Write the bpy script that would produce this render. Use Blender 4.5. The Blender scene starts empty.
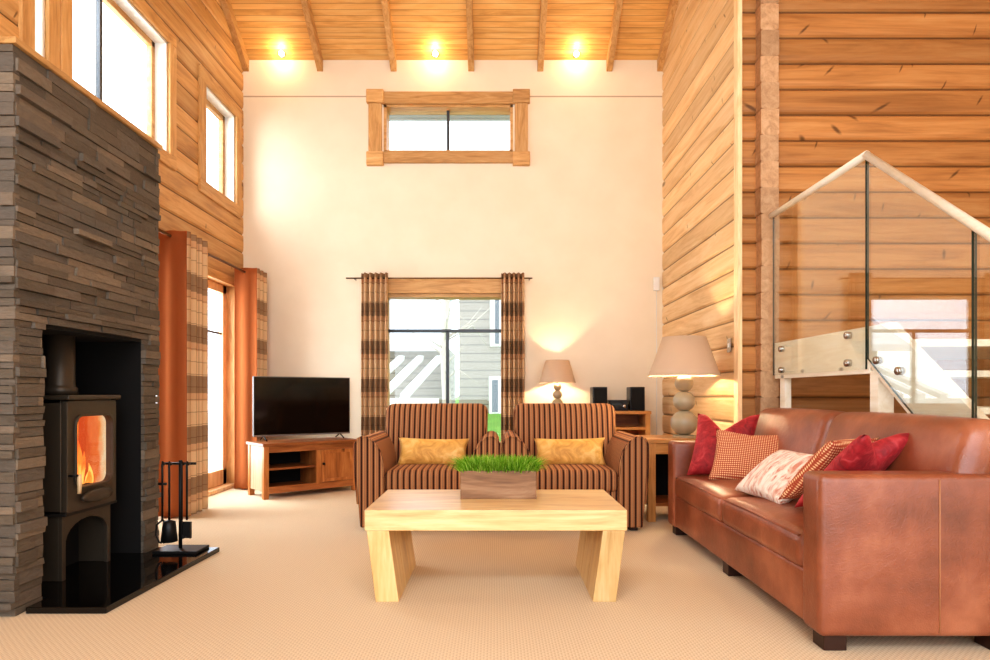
import bpy, bmesh, math, random
from mathutils import Vector, Matrix, noise as mnoise

random.seed(7)
SC = bpy.context.scene
COL = SC.collection
PI = math.pi

# ------------------------------------------------------------------ node helpers
def lin(r, g, b):
    f = lambda c: (c/255/12.92) if c/255 <= .04045 else ((c/255+.055)/1.055)**2.4
    return (f(r), f(g), f(b), 1)

class NT:
    def __init__(s, name):
        s.m = bpy.data.materials.new(name); s.m.use_nodes = True
        s.t = s.m.node_tree; s.t.nodes.clear()
        s.out = s.t.nodes.new('ShaderNodeOutputMaterial')
    def n(s, typ, ins=None, **props):
        nd = s.t.nodes.new('ShaderNode' + typ)
        for k, v in props.items(): setattr(nd, k, v)
        for k, v in (ins or {}).items(): s.put(nd.inputs[k], v)
        return nd
    def put(s, sock, v):
        if isinstance(v, bpy.types.NodeSocket): s.t.links.new(v, sock)
        else: sock.default_value = v
    def math(s, op, a, b=0.0, c=None):
        nd = s.t.nodes.new('ShaderNodeMath'); nd.operation = op
        s.put(nd.inputs[0], a); s.put(nd.inputs[1], b)
        if c is not None: s.put(nd.inputs[2], c)
        return nd.outputs[0]
    def vmath(s, op, a, b):
        nd = s.t.nodes.new('ShaderNodeVectorMath'); nd.operation = op
        s.put(nd.inputs[0], a); s.put(nd.inputs[1], b)
        return nd.outputs[0]
    def xyz(s, v):
        nd = s.n('SeparateXYZ', {0: v}); return nd.outputs
    def comb(s, x, y, z):
        return s.n('CombineXYZ', {0: x, 1: y, 2: z}).outputs[0]
    def noise(s, v, scale=5, detail=4, rough=.55, dist=0):
        return s.n('TexNoise', {'Vector': v, 'Scale': scale, 'Detail': detail, 'Roughness': rough, 'Distortion': dist}).outputs[0]
    def mix(s, f, a, b, mode='MIX'):
        nd = s.t.nodes.new('ShaderNodeMix'); nd.data_type = 'RGBA'; nd.blend_type = mode
        s.put(nd.inputs[0], f); s.put(nd.inputs[6], a); s.put(nd.inputs[7], b)
        return nd.outputs[2]
    def ramp(s, f, stops, interp='LINEAR'):
        nd = s.t.nodes.new('ShaderNodeValToRGB'); cr = nd.color_ramp; cr.interpolation = interp
        while len(cr.elements) < len(stops): cr.elements.new(.5)
        for e, (p, c) in zip(cr.elements, stops):
            e.position = p; e.color = c if not isinstance(c, (int, float)) else (c, c, c, 1)
        s.put(nd.inputs[0], f); return nd.outputs[0]
    def obj(s): return s.n('TexCoord').outputs['Object']
    def bump(s, h, strength=.3, dist=.01):
        return s.n('Bump', {'Height': h, 'Strength': strength, 'Distance': dist}).outputs[0]
    def bsdf(s, **k):
        nd = s.t.nodes.new('ShaderNodeBsdfPrincipled')
        for a, v in k.items():
            s.put(nd.inputs[a.replace('_', ' ')], v)
        s.t.links.new(nd.outputs[0], s.out.inputs[0]); return nd
    def surf(s, o): s.t.links.new(o, s.out.inputs[0])

def flat(name, col, rough=.5, metal=0, bump=0, bscale=60, var=.12, **k):
    N = NT(name); c = N.obj()
    nz = N.noise(c, bscale*.25, 3)
    col2 = tuple(x*(1-var) for x in col[:3]) + (1,)
    kw = dict(Base_Color=N.mix(nz, col2, col), Roughness=rough, Metallic=metal)
    if bump: kw['Normal'] = N.bump(N.noise(c, bscale, 4), bump, .004)
    kw.update(k); N.bsdf(**kw); return N.m

def wood(name, cols, axis='Y', rows=None, knots=True, rough=.5, along=1.2, across=14, plank=None, spec=.4, kn=.07, contrast=1.0, rowoff=0.0, kf=2.3, ks=5.0, slash=0.0, kgate=.55, groove=0, coat=0.0):
    """grain along AXIS; rows=(axis, pitch) gives every log or plank its own tone"""
    N = NT(name); c = N.obj(); X, Y, Z = N.xyz(c)
    ax = {'X': X, 'Y': Y, 'Z': Z}
    o1, o2 = [a for a in 'XYZ' if a != axis]
    rnd = N.n('ObjectInfo').outputs['Random']
    if rows:
        r = N.math('FLOOR', N.math('DIVIDE', N.math('SUBTRACT', ax[rows[0]], rowoff), rows[1]))
        rnd = N.n('TexWhiteNoise', {'W': N.math('ADD', r, N.math('MULTIPLY', rnd, 0))}, noise_dimensions='1D').outputs[0]
    u = N.math('ADD', ax[axis], N.math('MULTIPLY', rnd, 37.3))
    p = N.comb(N.math('MULTIPLY', u, along), N.math('MULTIPLY', ax[o1], across), N.math('MULTIPLY', ax[o2], across))
    g = N.noise(p, 1.0, 5, .6, 1.4)
    p2 = N.comb(N.math('MULTIPLY', u, along*3), N.math('MULTIPLY', ax[o1], across*7), N.math('MULTIPLY', ax[o2], across*7))
    f = N.noise(p2, 1.0, 3, .6)
    g2 = N.math('ADD', N.math('MULTIPLY', g, .75), N.math('MULTIPLY', f, .25))
    w = .22*contrast
    col = N.ramp(g2, [(.5-w, cols[0]), (.5, cols[1]), (.5+w, cols[2])])
    tone = N.math('ADD', .84, N.math('MULTIPLY', rnd, .3))
    col = N.mix(1.0, col, N.comb(tone, tone, tone), 'MULTIPLY')
    if knots:
        side = ax['Z'] if axis != 'Z' else ax['X']
        sh = N.math('MULTIPLY', N.math('SINE', N.math('MULTIPLY', u, .9)), slash)
        kv = N.comb(N.math('ADD', N.math('MULTIPLY', u, kf), N.math('MULTIPLY', side, N.math('ADD', sh, -slash))), N.math('MULTIPLY', side, ks), 0)
        vo = N.n('TexVoronoi', {'Vector': kv, 'Scale': 1.0, 'Randomness': 1.0}, voronoi_dimensions='2D')
        d = N.math('ADD', vo.outputs['Distance'], N.math('MULTIPLY', N.math('SUBTRACT', f, .5), .05))
        k = N.ramp(d, [(kn*.6, 1.0), (kn*1.7, 0.0)])
        gate = N.math('GREATER_THAN', N.xyz(vo.outputs['Color'])[0], kgate)
        k = N.math('MULTIPLY', N.math('MULTIPLY', k, gate), .8)
        col = N.mix(k, col, tuple(x*.28 for x in cols[0][:3]) + (1,))
    if groove:
        fr_ = N.math('FRACT', N.math('DIVIDE', N.math('SUBTRACT', ax[rows[0]], rowoff), rows[1]))
        e = N.math('MINIMUM', fr_, N.math('SUBTRACT', 1.0, fr_))
        gm = N.ramp(N.math('DIVIDE', e, groove), [(.35, 1.0), (1.0, 0.0)])
        col = N.mix(N.math('MULTIPLY', gm, .75), col, tuple(x*.3 for x in cols[0][:3]) + (1,))
    N.bsdf(Base_Color=col, Roughness=rough, Specular_IOR_Level=spec, Coat_Weight=coat, Coat_Roughness=.3, Normal=N.bump(g2, .12, .006))
    return N.m

# ------------------------------------------------------------------ mesh builder
class MB:
    def __init__(s): s.bm = bmesh.new()
    def _face(s, vs, mi=0, smooth=False):
        try:
            f = s.bm.faces.new(vs); f.material_index = mi; f.smooth = smooth; return f
        except ValueError: return None
    def hexa(s, pts, mi=0):
        v = [s.bm.verts.new(p) for p in pts]
        for q in ((0,3,2,1),(4,5,6,7),(0,1,5,4),(1,2,6,5),(2,3,7,6),(3,0,4,7)):
            s._face([v[i] for i in q], mi)
        return s
    def box(s, x0, x1, y0, y1, z0, z1, mi=0, M=None):
        p = [(x0,y0,z0),(x1,y0,z0),(x1,y1,z0),(x0,y1,z0),(x0,y0,z1),(x1,y0,z1),(x1,y1,z1),(x0,y1,z1)]
        if M is not None: p = [M @ Vector(q) for q in p]
        return s.hexa(p, mi)
    def prism(s, poly, fn, a0, a1, mi=0, smooth=False):
        """poly = 2-D points, fn(p, a) -> 3-D point; extruded from a0 to a1"""
        A = [s.bm.verts.new(fn(p, a0)) for p in poly]; B = [s.bm.verts.new(fn(p, a1)) for p in poly]
        n = len(poly)
        for i in range(n): s._face([A[i], A[(i+1)%n], B[(i+1)%n], B[i]], mi, smooth)
        s._face(A[::-1], mi); s._face(B, mi)
        return s
    def tube(s, pts, r, seg=10, mi=0, cap=True):
        pts = [Vector(p) for p in pts]; rings = []
        rr = r if isinstance(r, (list, tuple)) else [r]*len(pts)
        up = None
        for i, p in enumerate(pts):
            d = (pts[min(i+1, len(pts)-1)] - pts[max(i-1, 0)]).normalized()
            if up is None:
                up = d.orthogonal().normalized()
            else:
                up = (up - d*up.dot(d)).normalized()
            w = d.cross(up)
            rings.append([s.bm.verts.new(p + (up*math.cos(2*PI*k/seg) + w*math.sin(2*PI*k/seg))*rr[i]) for k in range(seg)])
        for a, b in zip(rings, rings[1:]):
            for k in range(seg): s._face([a[k], a[(k+1)%seg], b[(k+1)%seg], b[k]], mi, True)
        if cap: s._face(rings[0][::-1], mi); s._face(rings[-1], mi)
        return s
    def lathe(s, prof, c=(0,0,0), seg=40, mi=0, close=True):
        rings = []
        for r, z in prof:
            rings.append([s.bm.verts.new((c[0]+r*math.cos(2*PI*k/seg), c[1]+r*math.sin(2*PI*k/seg), c[2]+z)) for k in range(seg)])
        for a, b in zip(rings, rings[1:]):
            for k in range(seg): s._face([a[k], a[(k+1)%seg], b[(k+1)%seg], b[k]], mi, True)
        if close: s._face(rings[0][::-1], mi); s._face(rings[-1], mi)
        return s
    def grid(s, fn, nu, nv, mi=0):
        V = [[s.bm.verts.new(fn(i/nu, j/nv)) for j in range(nv+1)] for i in range(nu+1)]
        for i in range(nu):
            for j in range(nv): s._face([V[i][j], V[i+1][j], V[i+1][j+1], V[i][j+1]], mi, True)
        return s
    def build(s, name, mats, parent=None, bevel=0, bseg=3, sub=0, smooth=False, solid=0, loc=None, weld=0, recalc=True):
        if weld: bmesh.ops.remove_doubles(s.bm, verts=s.bm.verts, dist=weld)
        if recalc: bmesh.ops.recalc_face_normals(s.bm, faces=s.bm.faces)
        me = bpy.data.meshes.new(name); s.bm.to_mesh(me); s.bm.free()
        for m in (mats if isinstance(mats, (list, tuple)) else [mats]): me.materials.append(m)
        o = bpy.data.objects.new(name, me); COL.objects.link(o)
        if parent is not None: o.parent = parent
        if loc is not None: o.location = loc
        if smooth:
            for p in me.polygons: p.use_smooth = True
        if solid:
            md = o.modifiers.new('solid', 'SOLIDIFY'); md.thickness = solid; md.offset = 0
        if bevel:
            md = o.modifiers.new('bev', 'BEVEL'); md.width = bevel; md.segments = bseg; md.limit_method = 'ANGLE'; md.angle_limit = .7
            md.harden_normals = False
            for p in me.polygons: p.use_smooth = True
            wn = o.modifiers.new('wn', 'WEIGHTED_NORMAL'); wn.keep_sharp = False
        if sub:
            md = o.modifiers.new('sub', 'SUBSURF'); md.levels = sub; md.render_levels = sub
        return o

def tag(o, label, cat, group=None, kind=None):
    o['label'] = label; o['category'] = cat
    if group: o['group'] = group
    if kind: o['kind'] = kind
    return o
def thing(name, label, cat, loc=(0,0,0), rz=0, group=None, kind=None):
    o = bpy.data.objects.new(name, None); COL.objects.link(o)
    o.location = loc; o.rotation_euler = (0, 0, rz); o.empty_display_size = .1
    return tag(o, label, cat, group, kind)
def struct(o):
    o['kind'] = 'structure'; return o
def copy_tree(o, parent=None):
    c = o.copy(); COL.objects.link(c); c.parent = parent
    for ch in list(o.children): copy_tree(ch, c)
    return c

def rbox(mb, x0, x1, y0, y1, z0, z1, r=.05, n=6, crown=0, mi=0, sag=0):
    """soft rounded box (upholstery): superellipsoid-like grid faces; crown swells the +Z face"""
    cx, cy, cz = (x0+x1)/2, (y0+y1)/2, (z0+z1)/2
    hx, hy, hz = (x1-x0)/2, (y1-y0)/2, (z1-z0)/2
    r = min(r, hx, hy, hz)
    N = 4*n
    def samp(h):
        # cluster samples near the edges
        L = []
        for i in range(n+1): L.append(-h + r*(1-math.cos(i/n*PI/2)))
        for i in range(1, n): L.append(-(h-r) + 2*(h-r)*i/n)
        for i in range(n+1): L.append(h - r*(1-math.cos((n-i)/n*PI/2)))
        return L
    cache = {}
    def vert(x, y, z):
        k = (round(x, 5), round(y, 5), round(z, 5))
        if k in cache: return cache[k]
        ix, iy, iz = (max(-(h-r), min(h-r, q)) for q, h in ((x, hx), (y, hy), (z, hz)))
        d = Vector((x-ix, y-iy, z-iz))
        # project cube-ish shell to sphere of radius r
        m = max(abs(d.x), abs(d.y), abs(d.z))
        p = Vector((ix, iy, iz)) + (d.normalized()*r if d.length > 1e-9 else d)
        fx, fy = 1-(p.x/hx)**2, 1-(p.y/hy)**2
        if crown and p.z > 0: p.z += crown*max(0, fx)**.6*max(0, fy)**.6
        if sag and p.z < 0: p.z -= sag*max(0, fx)*max(0, fy)
        v = mb.bm.verts.new((cx+p.x, cy+p.y, cz+p.z)); cache[k] = v; return v
    SX, SY, SZ = samp(hx), samp(hy), samp(hz)
    def sheet(A, B, f):
        for i in range(len(A)-1):
            for j in range(len(B)-1):
                vs = [vert(*f(A[i], B[j])), vert(*f(A[i+1], B[j])), vert(*f(A[i+1], B[j+1])), vert(*f(A[i], B[j+1]))]
                if len(set(vs)) == 4: mb._face(vs, mi, True)
    sheet(SX, SY, lambda a, b: (a, b, hz)); sheet(SX, SY, lambda a, b: (a, b, -hz))
    sheet(SX, SZ, lambda a, b: (a, hy, b)); sheet(SX, SZ, lambda a, b: (a, -hy, b))
    sheet(SY, SZ, lambda a, b: (hx, a, b)); sheet(SY, SZ, lambda a, b: (-hx, a, b))
    return mb

# ------------------------------------------------------------------ dimensions of the room
XL, XR, YB = -2.81, 1.87, 7.25          # left wall, right wall, back wall
YF = 5.06                               # log wall behind the stairs
Z_EAVE, SLOPE = 4.725, .665
YRIDGE, YREAR = 3.2, -1.6
XFAR = 4.4
def ceil_z(y):
    return Z_EAVE + SLOPE*(YB - y) if y >= YRIDGE else Z_EAVE + SLOPE*(YB-YRIDGE) - SLOPE*(YRIDGE-y)
LOG = .2; LOG0 = -.026

# ------------------------------------------------------------------ materials
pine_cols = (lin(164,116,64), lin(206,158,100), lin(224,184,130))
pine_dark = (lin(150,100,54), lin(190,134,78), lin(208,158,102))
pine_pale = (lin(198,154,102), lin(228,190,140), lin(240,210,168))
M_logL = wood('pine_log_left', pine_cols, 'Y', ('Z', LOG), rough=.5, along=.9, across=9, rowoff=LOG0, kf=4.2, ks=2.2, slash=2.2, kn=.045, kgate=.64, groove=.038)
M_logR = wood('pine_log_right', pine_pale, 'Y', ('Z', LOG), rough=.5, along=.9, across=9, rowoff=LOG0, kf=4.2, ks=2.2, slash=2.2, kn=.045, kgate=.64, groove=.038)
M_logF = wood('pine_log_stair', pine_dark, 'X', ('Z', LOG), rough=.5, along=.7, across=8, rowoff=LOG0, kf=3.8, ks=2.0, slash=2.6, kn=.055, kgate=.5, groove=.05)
M_logend = wood('log_end_grain', (lin(164,126,92), lin(194,156,118), lin(212,178,142)), 'Y', ('Z', LOG), knots=False, along=14, across=14, rowoff=LOG0)
M_trim = wood('pine_trim', pine_cols, 'X', knots=False, along=2, across=14)
M_trimZ = wood('pine_trim_upright', pine_cols, 'Z', knots=False, along=2, across=14)
M_trimY = wood('pine_trim_deep', pine_cols, 'Y', knots=False, along=2, across=14)
M_palepine = wood('pale_pine', (lin(214,170,118), lin(240,204,158), lin(250,224,186)), 'Z', knots=False, along=2, across=12)
M_reveal = flat('daylit_reveal', lin(245,240,230), .5)
M_rafter = wood('pine_rafter', pine_cols, 'Y', knots=False, along=1.5, across=16)
M_table = wood('pale_hardwood', (lin(188,142,82), lin(222,184,124), lin(240,212,160)), 'X', knots=True, kn=.05, along=1.5, across=8, rough=.36, spec=.6, contrast=.8, coat=.8)
M_tableZ = wood('pale_hardwood_upright', (lin(188,142,82), lin(222,184,124), lin(240,212,160)), 'Z', knots=False, along=1.5, across=10, rough=.3)
M_stand = wood('brown_hardwood', (lin(112,62,32), lin(156,94,50), lin(188,124,72)), 'X', knots=False, along=1.5, across=12, rough=.35)
M_standZ = wood('brown_hardwood_upright', (lin(134,76,38), lin(182,114,60), lin(212,146,86)), 'Z', knots=True, along=1.5, across=9, rough=.35)
M_shelf = wood('honey_wood', (lin(160,104,52), lin(200,142,80), lin(222,170,108)), 'X', knots=False, along=1.5, across=12, rough=.35)
M_shelfZ = wood('honey_wood_upright', (lin(160,104,52), lin(200,142,80), lin(222,170,108)), 'Z', knots=False, along=1.5, across=12, rough=.35)
M_stair = wood('white_stained_pine', (lin(232,216,186), lin(248,238,216), lin(254,248,234)), 'Y', knots=True, kn=.05, along=1.2, across=9, rough=.35)
M_dark = flat('cavity_shade', lin(12,9,7), .9)  # flat near-black, paints in the shade inside recesses and furniture
M_black = flat('black_plastic', lin(14,13,13), .25)
M_screen = flat('black_screen', lin(6,5,5), .08, var=0)
M_chrome = flat('brushed_steel', lin(190,186,180), .25, 1.0)
M_bronze = flat('bronze_rod', lin(120,92,66), .35, .8)
M_iron = flat('black_iron', lin(24,22,21), .45, .3, bump=.15, bscale=120)
M_stove = flat('stove_enamel', lin(82,72,60), .42, .35, bump=.12, bscale=160)
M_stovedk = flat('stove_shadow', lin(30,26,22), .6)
M_glassedge = flat('green_glass_edge', lin(30,48,40), .15)
M_granite = flat('black_granite', lin(16,14,13), .06, bump=0, var=.5, bscale=300)
M_white = flat('white_plastic', lin(240,238,232), .4)
M_alu = flat('grey_window_metal', lin(70,74,78), .4, .3)

def m_plaster():
    N = NT('cream_plaster'); c = N.obj(); X, Y, Z = N.xyz(c)
    base = N.mix(N.noise(c, 2.5, 3), lin(234,216,188), lin(246,232,208))
    d = N.math('ABSOLUTE', N.math('SUBTRACT', Z, 4.318))
    line = N.math('LESS_THAN', d, .008)
    base = N.mix(N.math('MULTIPLY', line, .6), base, lin(150,110,70))
    N.bsdf(Base_Color=base, Roughness=.75, Normal=N.bump(N.noise(c, 90, 3), .05, .003)); return N.m
M_plaster = m_plaster()

def m_ceiling():
    N = NT('ceiling_boards'); c = N.obj(); X, Y, Z = N.xyz(c)
    row = N.math('DIVIDE', Y, .05)
    r = N.math('FLOOR', row); fr = N.math('FRACT', row)
    rnd = N.n('TexWhiteNoise', {'W': r}, noise_dimensions='1D').outputs[0]
    p = N.comb(N.math('ADD', N.math('MULTIPLY', X, 1.2), N.math('MULTIPLY', rnd, 31)), N.math('MULTIPLY', Y, 14), 0)
    col = N.ramp(N.noise(p, 1, 4, .6, 1), [(.28, lin(198,142,76)), (.5, lin(228,174,102)), (.72, lin(240,196,128))])
    t = N.math('ADD', .88, N.math('MULTIPLY', rnd, .22))
    col = N.mix(1, col, N.comb(t, t, t), 'MULTIPLY')
    gr = N.math('LESS_THAN', fr, .1)
    col = N.mix(N.math('MULTIPLY', gr, .5), col, lin(130,76,34))
    N.bsdf(Base_Color=col, Roughness=.42, Normal=N.bump(N.math('SUBTRACT', 1, gr), .4, .01)); return N.m
M_ceil = m_ceiling()

def m_carpet():
    N = NT('ribbed_carpet'); c = N.obj(); X, Y, Z = N.xyz(c)
    big = N.noise(c, 1.3, 3); fine = N.noise(c, 160, 3)
    # woven rib: diagonal offset rows of small loops
    a = N.math('SINE', N.math('MULTIPLY', X, 2*PI/.013))
    b = N.math('SINE', N.math('ADD', N.math('MULTIPLY', Y, 2*PI/.026), N.math('MULTIPLY', N.math('FLOOR', N.math('DIVIDE', X, .013)), PI)))
    rib = N.math('ADD', N.math('MULTIPLY', a, .5), N.math('MULTIPLY', b, .5))
    h = N.math('ADD', N.math('MULTIPLY', rib, .25), N.math('ADD', N.math('MULTIPLY', fine, .5), .25))
    col = N.ramp(h, [(.05, lin(182,158,130)), (.5, lin(218,198,168)), (.95, lin(236,220,194))])
    col = N.mix(N.math('MULTIPLY', big, .2), col, lin(210,184,152))
    N.bsdf(Base_Color=col, Roughness=.95, Specular_IOR_Level=.1, Normal=N.bump(h, .3, .005)); return N.m
M_carpet = m_carpet()

def m_stone():
    N = NT('ledger_stone'); c = N.obj()
    r = N.n('NewGeometry').outputs['Random Per Island']
    col = N.ramp(r, [(0, lin(98,88,76)), (.3, lin(118,106,90)), (.6, lin(112,104,94)), (.85, lin(130,116,100)), (1, lin(148,132,112))])
    X, Y, Z = N.xyz(c)
    p = N.comb(N.math('MULTIPLY', X, 20), N.math('MULTIPLY', Y, 20), N.math('MULTIPLY', Z, 60))
    nz = N.noise(p, 1, 5, .65, .5)
    col = N.mix(N.math('MULTIPLY', nz, .6), col, N.mix(1, col, lin(120,112,104), 'MULTIPLY'))
    N.bsdf(Base_Color=col, Roughness=.7, Normal=N.bump(nz, .6, .012)); return N.m
M_stone = m_stone()

def m_glass(name, tint=(1,1,1,1), ior=1.5):
    N = NT(name)
    ge = N.n('NewGeometry')
    cs = N.n('VectorMath', {0: ge.outputs['Incoming'], 1: ge.outputs['Normal']}, operation='DOT_PRODUCT').outputs['Value']
    inv = N.math('SUBTRACT', 1.0, N.math('ABSOLUTE', cs))
    f0 = ((ior-1)/(ior+1))**2
    fr = N.math('ADD', f0, N.math('MULTIPLY', N.math('POWER', inv, 5.0), 1-f0))
    t = N.n('BsdfTransparent', {'Color': tint}).outputs[0]
    g = N.n('BsdfGlossy', {'Color': (1,1,1,1), 'Roughness': .0}).outputs[0]
    mx = N.n('MixShader', {0: fr, 1: t, 2: g}).outputs[0]
    N.surf(mx); return N.m
M_pane = m_glass('window_glass', (.97,.99,1,1))
M_balglass = m_glass('balustrade_glass', (.96,.98,.965,1), 1.95)

def m_leather():
    N = NT('tan_leather'); c = N.obj()
    big = N.noise(c, 3.0, 4, .6); fine = N.n('TexVoronoi', {'Vector': c, 'Scale': 170.0}).outputs['Distance']
    col = N.ramp(big, [(.3, lin(114,61,38)), (.5, lin(146,81,53)), (.7, lin(175,108,76))])
    wr = N.noise(c, 9, 5, .65, 1.2)
    h = N.math('ADD', N.math('MULTIPLY', fine, .25), N.math('MULTIPLY', wr, .9))
    N.bsdf(Base_Color=col, Roughness=.34, Specular_IOR_Level=.75, Normal=N.bump(h, .25, .012)); return N.m
M_leather = m_leather()
M_seam = flat('pale_stitching', lin(190,132,92), .6)
M_foot = flat('dark_wood_foot', lin(58,30,18), .4)

def m_stripe():
    N = NT('striped_upholstery'); c = N.obj(); X, Y, Z = N.xyz(c)
    nx, ny, nz = N.xyz(N.n('TexCoord').outputs['Normal'])
    side = N.math('GREATER_THAN', N.math('ABSOLUTE', nx), .78)
    u = N.math('ADD', N.math('MULTIPLY', X, N.math('SUBTRACT', 1, side)), N.math('MULTIPLY', Y, side))
    f = N.math('FRACT', N.math('ADD', N.math('DIVIDE', u, .0435), 20.0))
    tan = lin(182,130,86); dk = lin(46,30,26); rust = lin(156,100,68); mid = lin(106,72,54)
    lt = lin(204,154,108)
    col = N.ramp(f, [(0, dk), (.14, rust), (.25, tan), (.38, lt), (.50, mid), (.57, tan), (.74, rust), (.89, dk)], 'CONSTANT')
    w = N.noise(c, 220, 2)
    col = N.mix(N.math('MULTIPLY', w, .35), col, N.mix(1, col, lin(150,140,130), 'MULTIPLY'))
    N.bsdf(Base_Color=col, Roughness=.85, Specular_IOR_Level=.2, Sheen_Weight=.25, Sheen_Tint=lin(230,160,110), Normal=N.bump(w, .2, .003)); return N.m
M_stripe = m_stripe()

def m_velvet(name, c0, c1, c2, sheen=.5, scale=12):
    N = NT(name); c = N.obj()
    w = N.noise(c, scale, 4, .6, 1.0)
    col = N.ramp(w, [(.25, c0), (.55, c1), (.85, c2)])  # palest tone paints highlights on the folds into the colour
    N.bsdf(Base_Color=col, Roughness=.62, Sheen_Weight=sheen, Sheen_Tint=c2, Normal=N.bump(w, .5, .02)); return N.m
M_crimson = m_velvet('crimson_velvet', lin(104,10,20), lin(166,32,40), lin(214,88,88), .8, 16)
M_gold = m_velvet('gold_satin', lin(186,124,48), lin(232,178,92), lin(255,226,156), .3, 9)

def m_dots():
    N = NT('rust_dot_weave'); c = N.obj(); X, Y, Z = N.xyz(c)
    a = N.math('SINE', N.math('MULTIPLY', N.math('ADD', X, Y), 2*PI/.026))
    b = N.math('SINE', N.math('MULTIPLY', N.math('SUBTRACT', X, Y), 2*PI/.026))
    d = N.math('MULTIPLY', a, b)
    col = N.ramp(N.math('ADD', N.math('MULTIPLY', d, .5), .5), [(.3, lin(168,70,44)), (.62, lin(196,110,70)), (.78, lin(240,206,160))])
    N.bsdf(Base_Color=col, Roughness=.8, Normal=N.bump(d, .3, .004)); return N.m
M_dots = m_dots()
def m_ruffle():
    N = NT('blush_ruffle'); c = N.obj(); X, Y, Z = N.xyz(c)
    p = N.comb(N.math('MULTIPLY', X, 26), N.math('MULTIPLY', Y, 9), N.math('MULTIPLY', Z, 9))
    w = N.noise(p, 1, 3, .5, 2.0)
    col = N.ramp(w, [(.32, lin(214,146,124)), (.44, lin(240,206,186)), (.56, lin(252,240,226))])
    N.bsdf(Base_Color=col, Roughness=.8, Normal=N.bump(w, .9, .03)); return N.m
M_ruffle = m_ruffle()

def m_check():
    N = NT('check_curtain'); uv = N.n('TexCoord').outputs['UV']; U, V, _ = N.xyz(uv)
    # broad horizontal bands 0.36 m apart plus fine lines, both directions (uv in metres)
    def stripe(v, per, lo, hi, off=0.0):
        f = N.math('FRACT', N.math('DIVIDE', N.math('ADD', v, off), per))
        return N.math('MULTIPLY', N.math('GREATER_THAN', f, lo), N.math('LESS_THAN', f, hi))
    base = lin(236,204,162)
    hb = stripe(V, .417, .0, .345, .092); hl = stripe(V, .104, .0, .07); hb2 = stripe(V, .417, .345, .5, .092)
    vb = stripe(U, .2, .1, .45); vl = stripe(U, .067, .0, .1)
    col = N.mix(N.math('MULTIPLY', hb2, .3), base, lin(190,110,66))
    col = N.mix(N.math('MULTIPLY', vb, .35), col, lin(184,124,84))
    col = N.mix(N.math('MULTIPLY', hb, .62), col, lin(112,72,50))
    col = N.mix(N.math('MULTIPLY', hl, .4), col, lin(110,70,50))
    col = N.mix(N.math('MULTIPLY', vl, .35), col, lin(110,68,46))
    d = N.n('BsdfDiffuse', {'Color': col}).outputs[0]; t = N.n('BsdfTranslucent', {'Color': col}).outputs[0]
    N.surf(N.n('MixShader', {0: .2, 1: d, 2: t}).outputs[0]); return N.m
M_check = m_check()
def m_translucent(name, col, f):
    N = NT(name); c = N.obj(); w = N.noise(c, 180, 2)
    cc = N.mix(N.math('MULTIPLY', w, .25), col, tuple(x*.75 for x in col[:3])+(1,))
    d = N.n('BsdfDiffuse', {'Color': cc}).outputs[0]; t = N.n('BsdfTranslucent', {'Color': cc}).outputs[0]
    N.surf(N.n('MixShader', {0: f, 1: d, 2: t}).outputs[0]); return N.m
M_lining = m_translucent('terracotta_lining', lin(196,118,72), .42)
M_shade = m_translucent('linen_shade', lin(214,190,164), .22)
M_lampbase = flat('grey_glazed_wood', lin(176,160,130), .35, bump=.05)
M_grassblade = None
def m_grass():
    N = NT('grass_blade'); r = N.n('NewGeometry').outputs['Random Per Island']
    Z = N.xyz(N.obj())[2]
    col = N.ramp(r, [(0, lin(78,132,26)), (.5, lin(134,188,54)), (1, lin(196,226,110))])
    d = N.n('BsdfDiffuse', {'Color': col}).outputs[0]; t = N.n('BsdfTranslucent', {'Color': col}).outputs[0]
    N.surf(N.n('MixShader', {0: .35, 1: d, 2: t}).outputs[0]); return N.m
M_grassblade = m_grass()
M_planter = wood('weathered_planter', (lin(84,58,38), lin(136,100,70), lin(172,138,106)), 'X', knots=False, along=2, across=9, rough=.5)

def emit(name, col, s):
    N = NT(name); N.surf(N.n('Emission', {'Color': col, 'Strength': s}).outputs[0]); return N.m
M_bulb = lambda st: emit('bulb_glow', (1,.78,.5,1), st)
def m_flame():
    N = NT('flame_glow'); c = N.obj(); X, Y, Z = N.xyz(c)
    p = N.comb(N.math('MULTIPLY', X, 6), N.math('MULTIPLY', Y, 16), N.math('MULTIPLY', Z, 5))
    w = N.noise(p, 1, 3, .5, 1.5)
    t = N.math('ADD', N.math('MULTIPLY', N.math('SUBTRACT', Z, .42), .9), N.math('MULTIPLY', N.math('SUBTRACT', w, .5), 1.3))
    col = N.ramp(t, [(0, (1,.52,.12,1)), (.14, (1,.25,.04,1)), (.35, (.9,.14,.03,1)), (.6, (.55,.10,.04,1)), (.85, (.22,.05,.03,1))])
    N.surf(N.n('Emission', {'Color': col, 'Strength': 1.5}).outputs[0]); return N.m
M_flame = m_flame()
def m_firelit_brick():
    N = NT('firelit_brick'); c = N.obj(); X, Y, Z = N.xyz(c)  # firelight falling on the brick, put in as emission
    w = N.noise(N.comb(N.math('MULTIPLY', X, 14), 0, N.math('MULTIPLY', Z, 6)), 1, 3)
    t = N.math('ADD', N.math('MULTIPLY', N.math('SUBTRACT', X, -.02), 6.5), N.math('MULTIPLY', N.math('SUBTRACT', w, .5), 1.1))
    col = N.ramp(t, [(0, (.75,.09,.02,1)), (.45, (.95,.22,.06,1)), (.75, (1,.62,.34,1)), (1, (1,.85,.6,1))])
    N.surf(N.n('Emission', {'Color': col, 'Strength': .95}).outputs[0]); return N.m

# ------------------------------------------------------------------ the setting
MB().box(XL-.3, XFAR, YREAR, YB+.3, -.12, 0).build('floor', M_carpet)['kind'] = 'structure'

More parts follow.
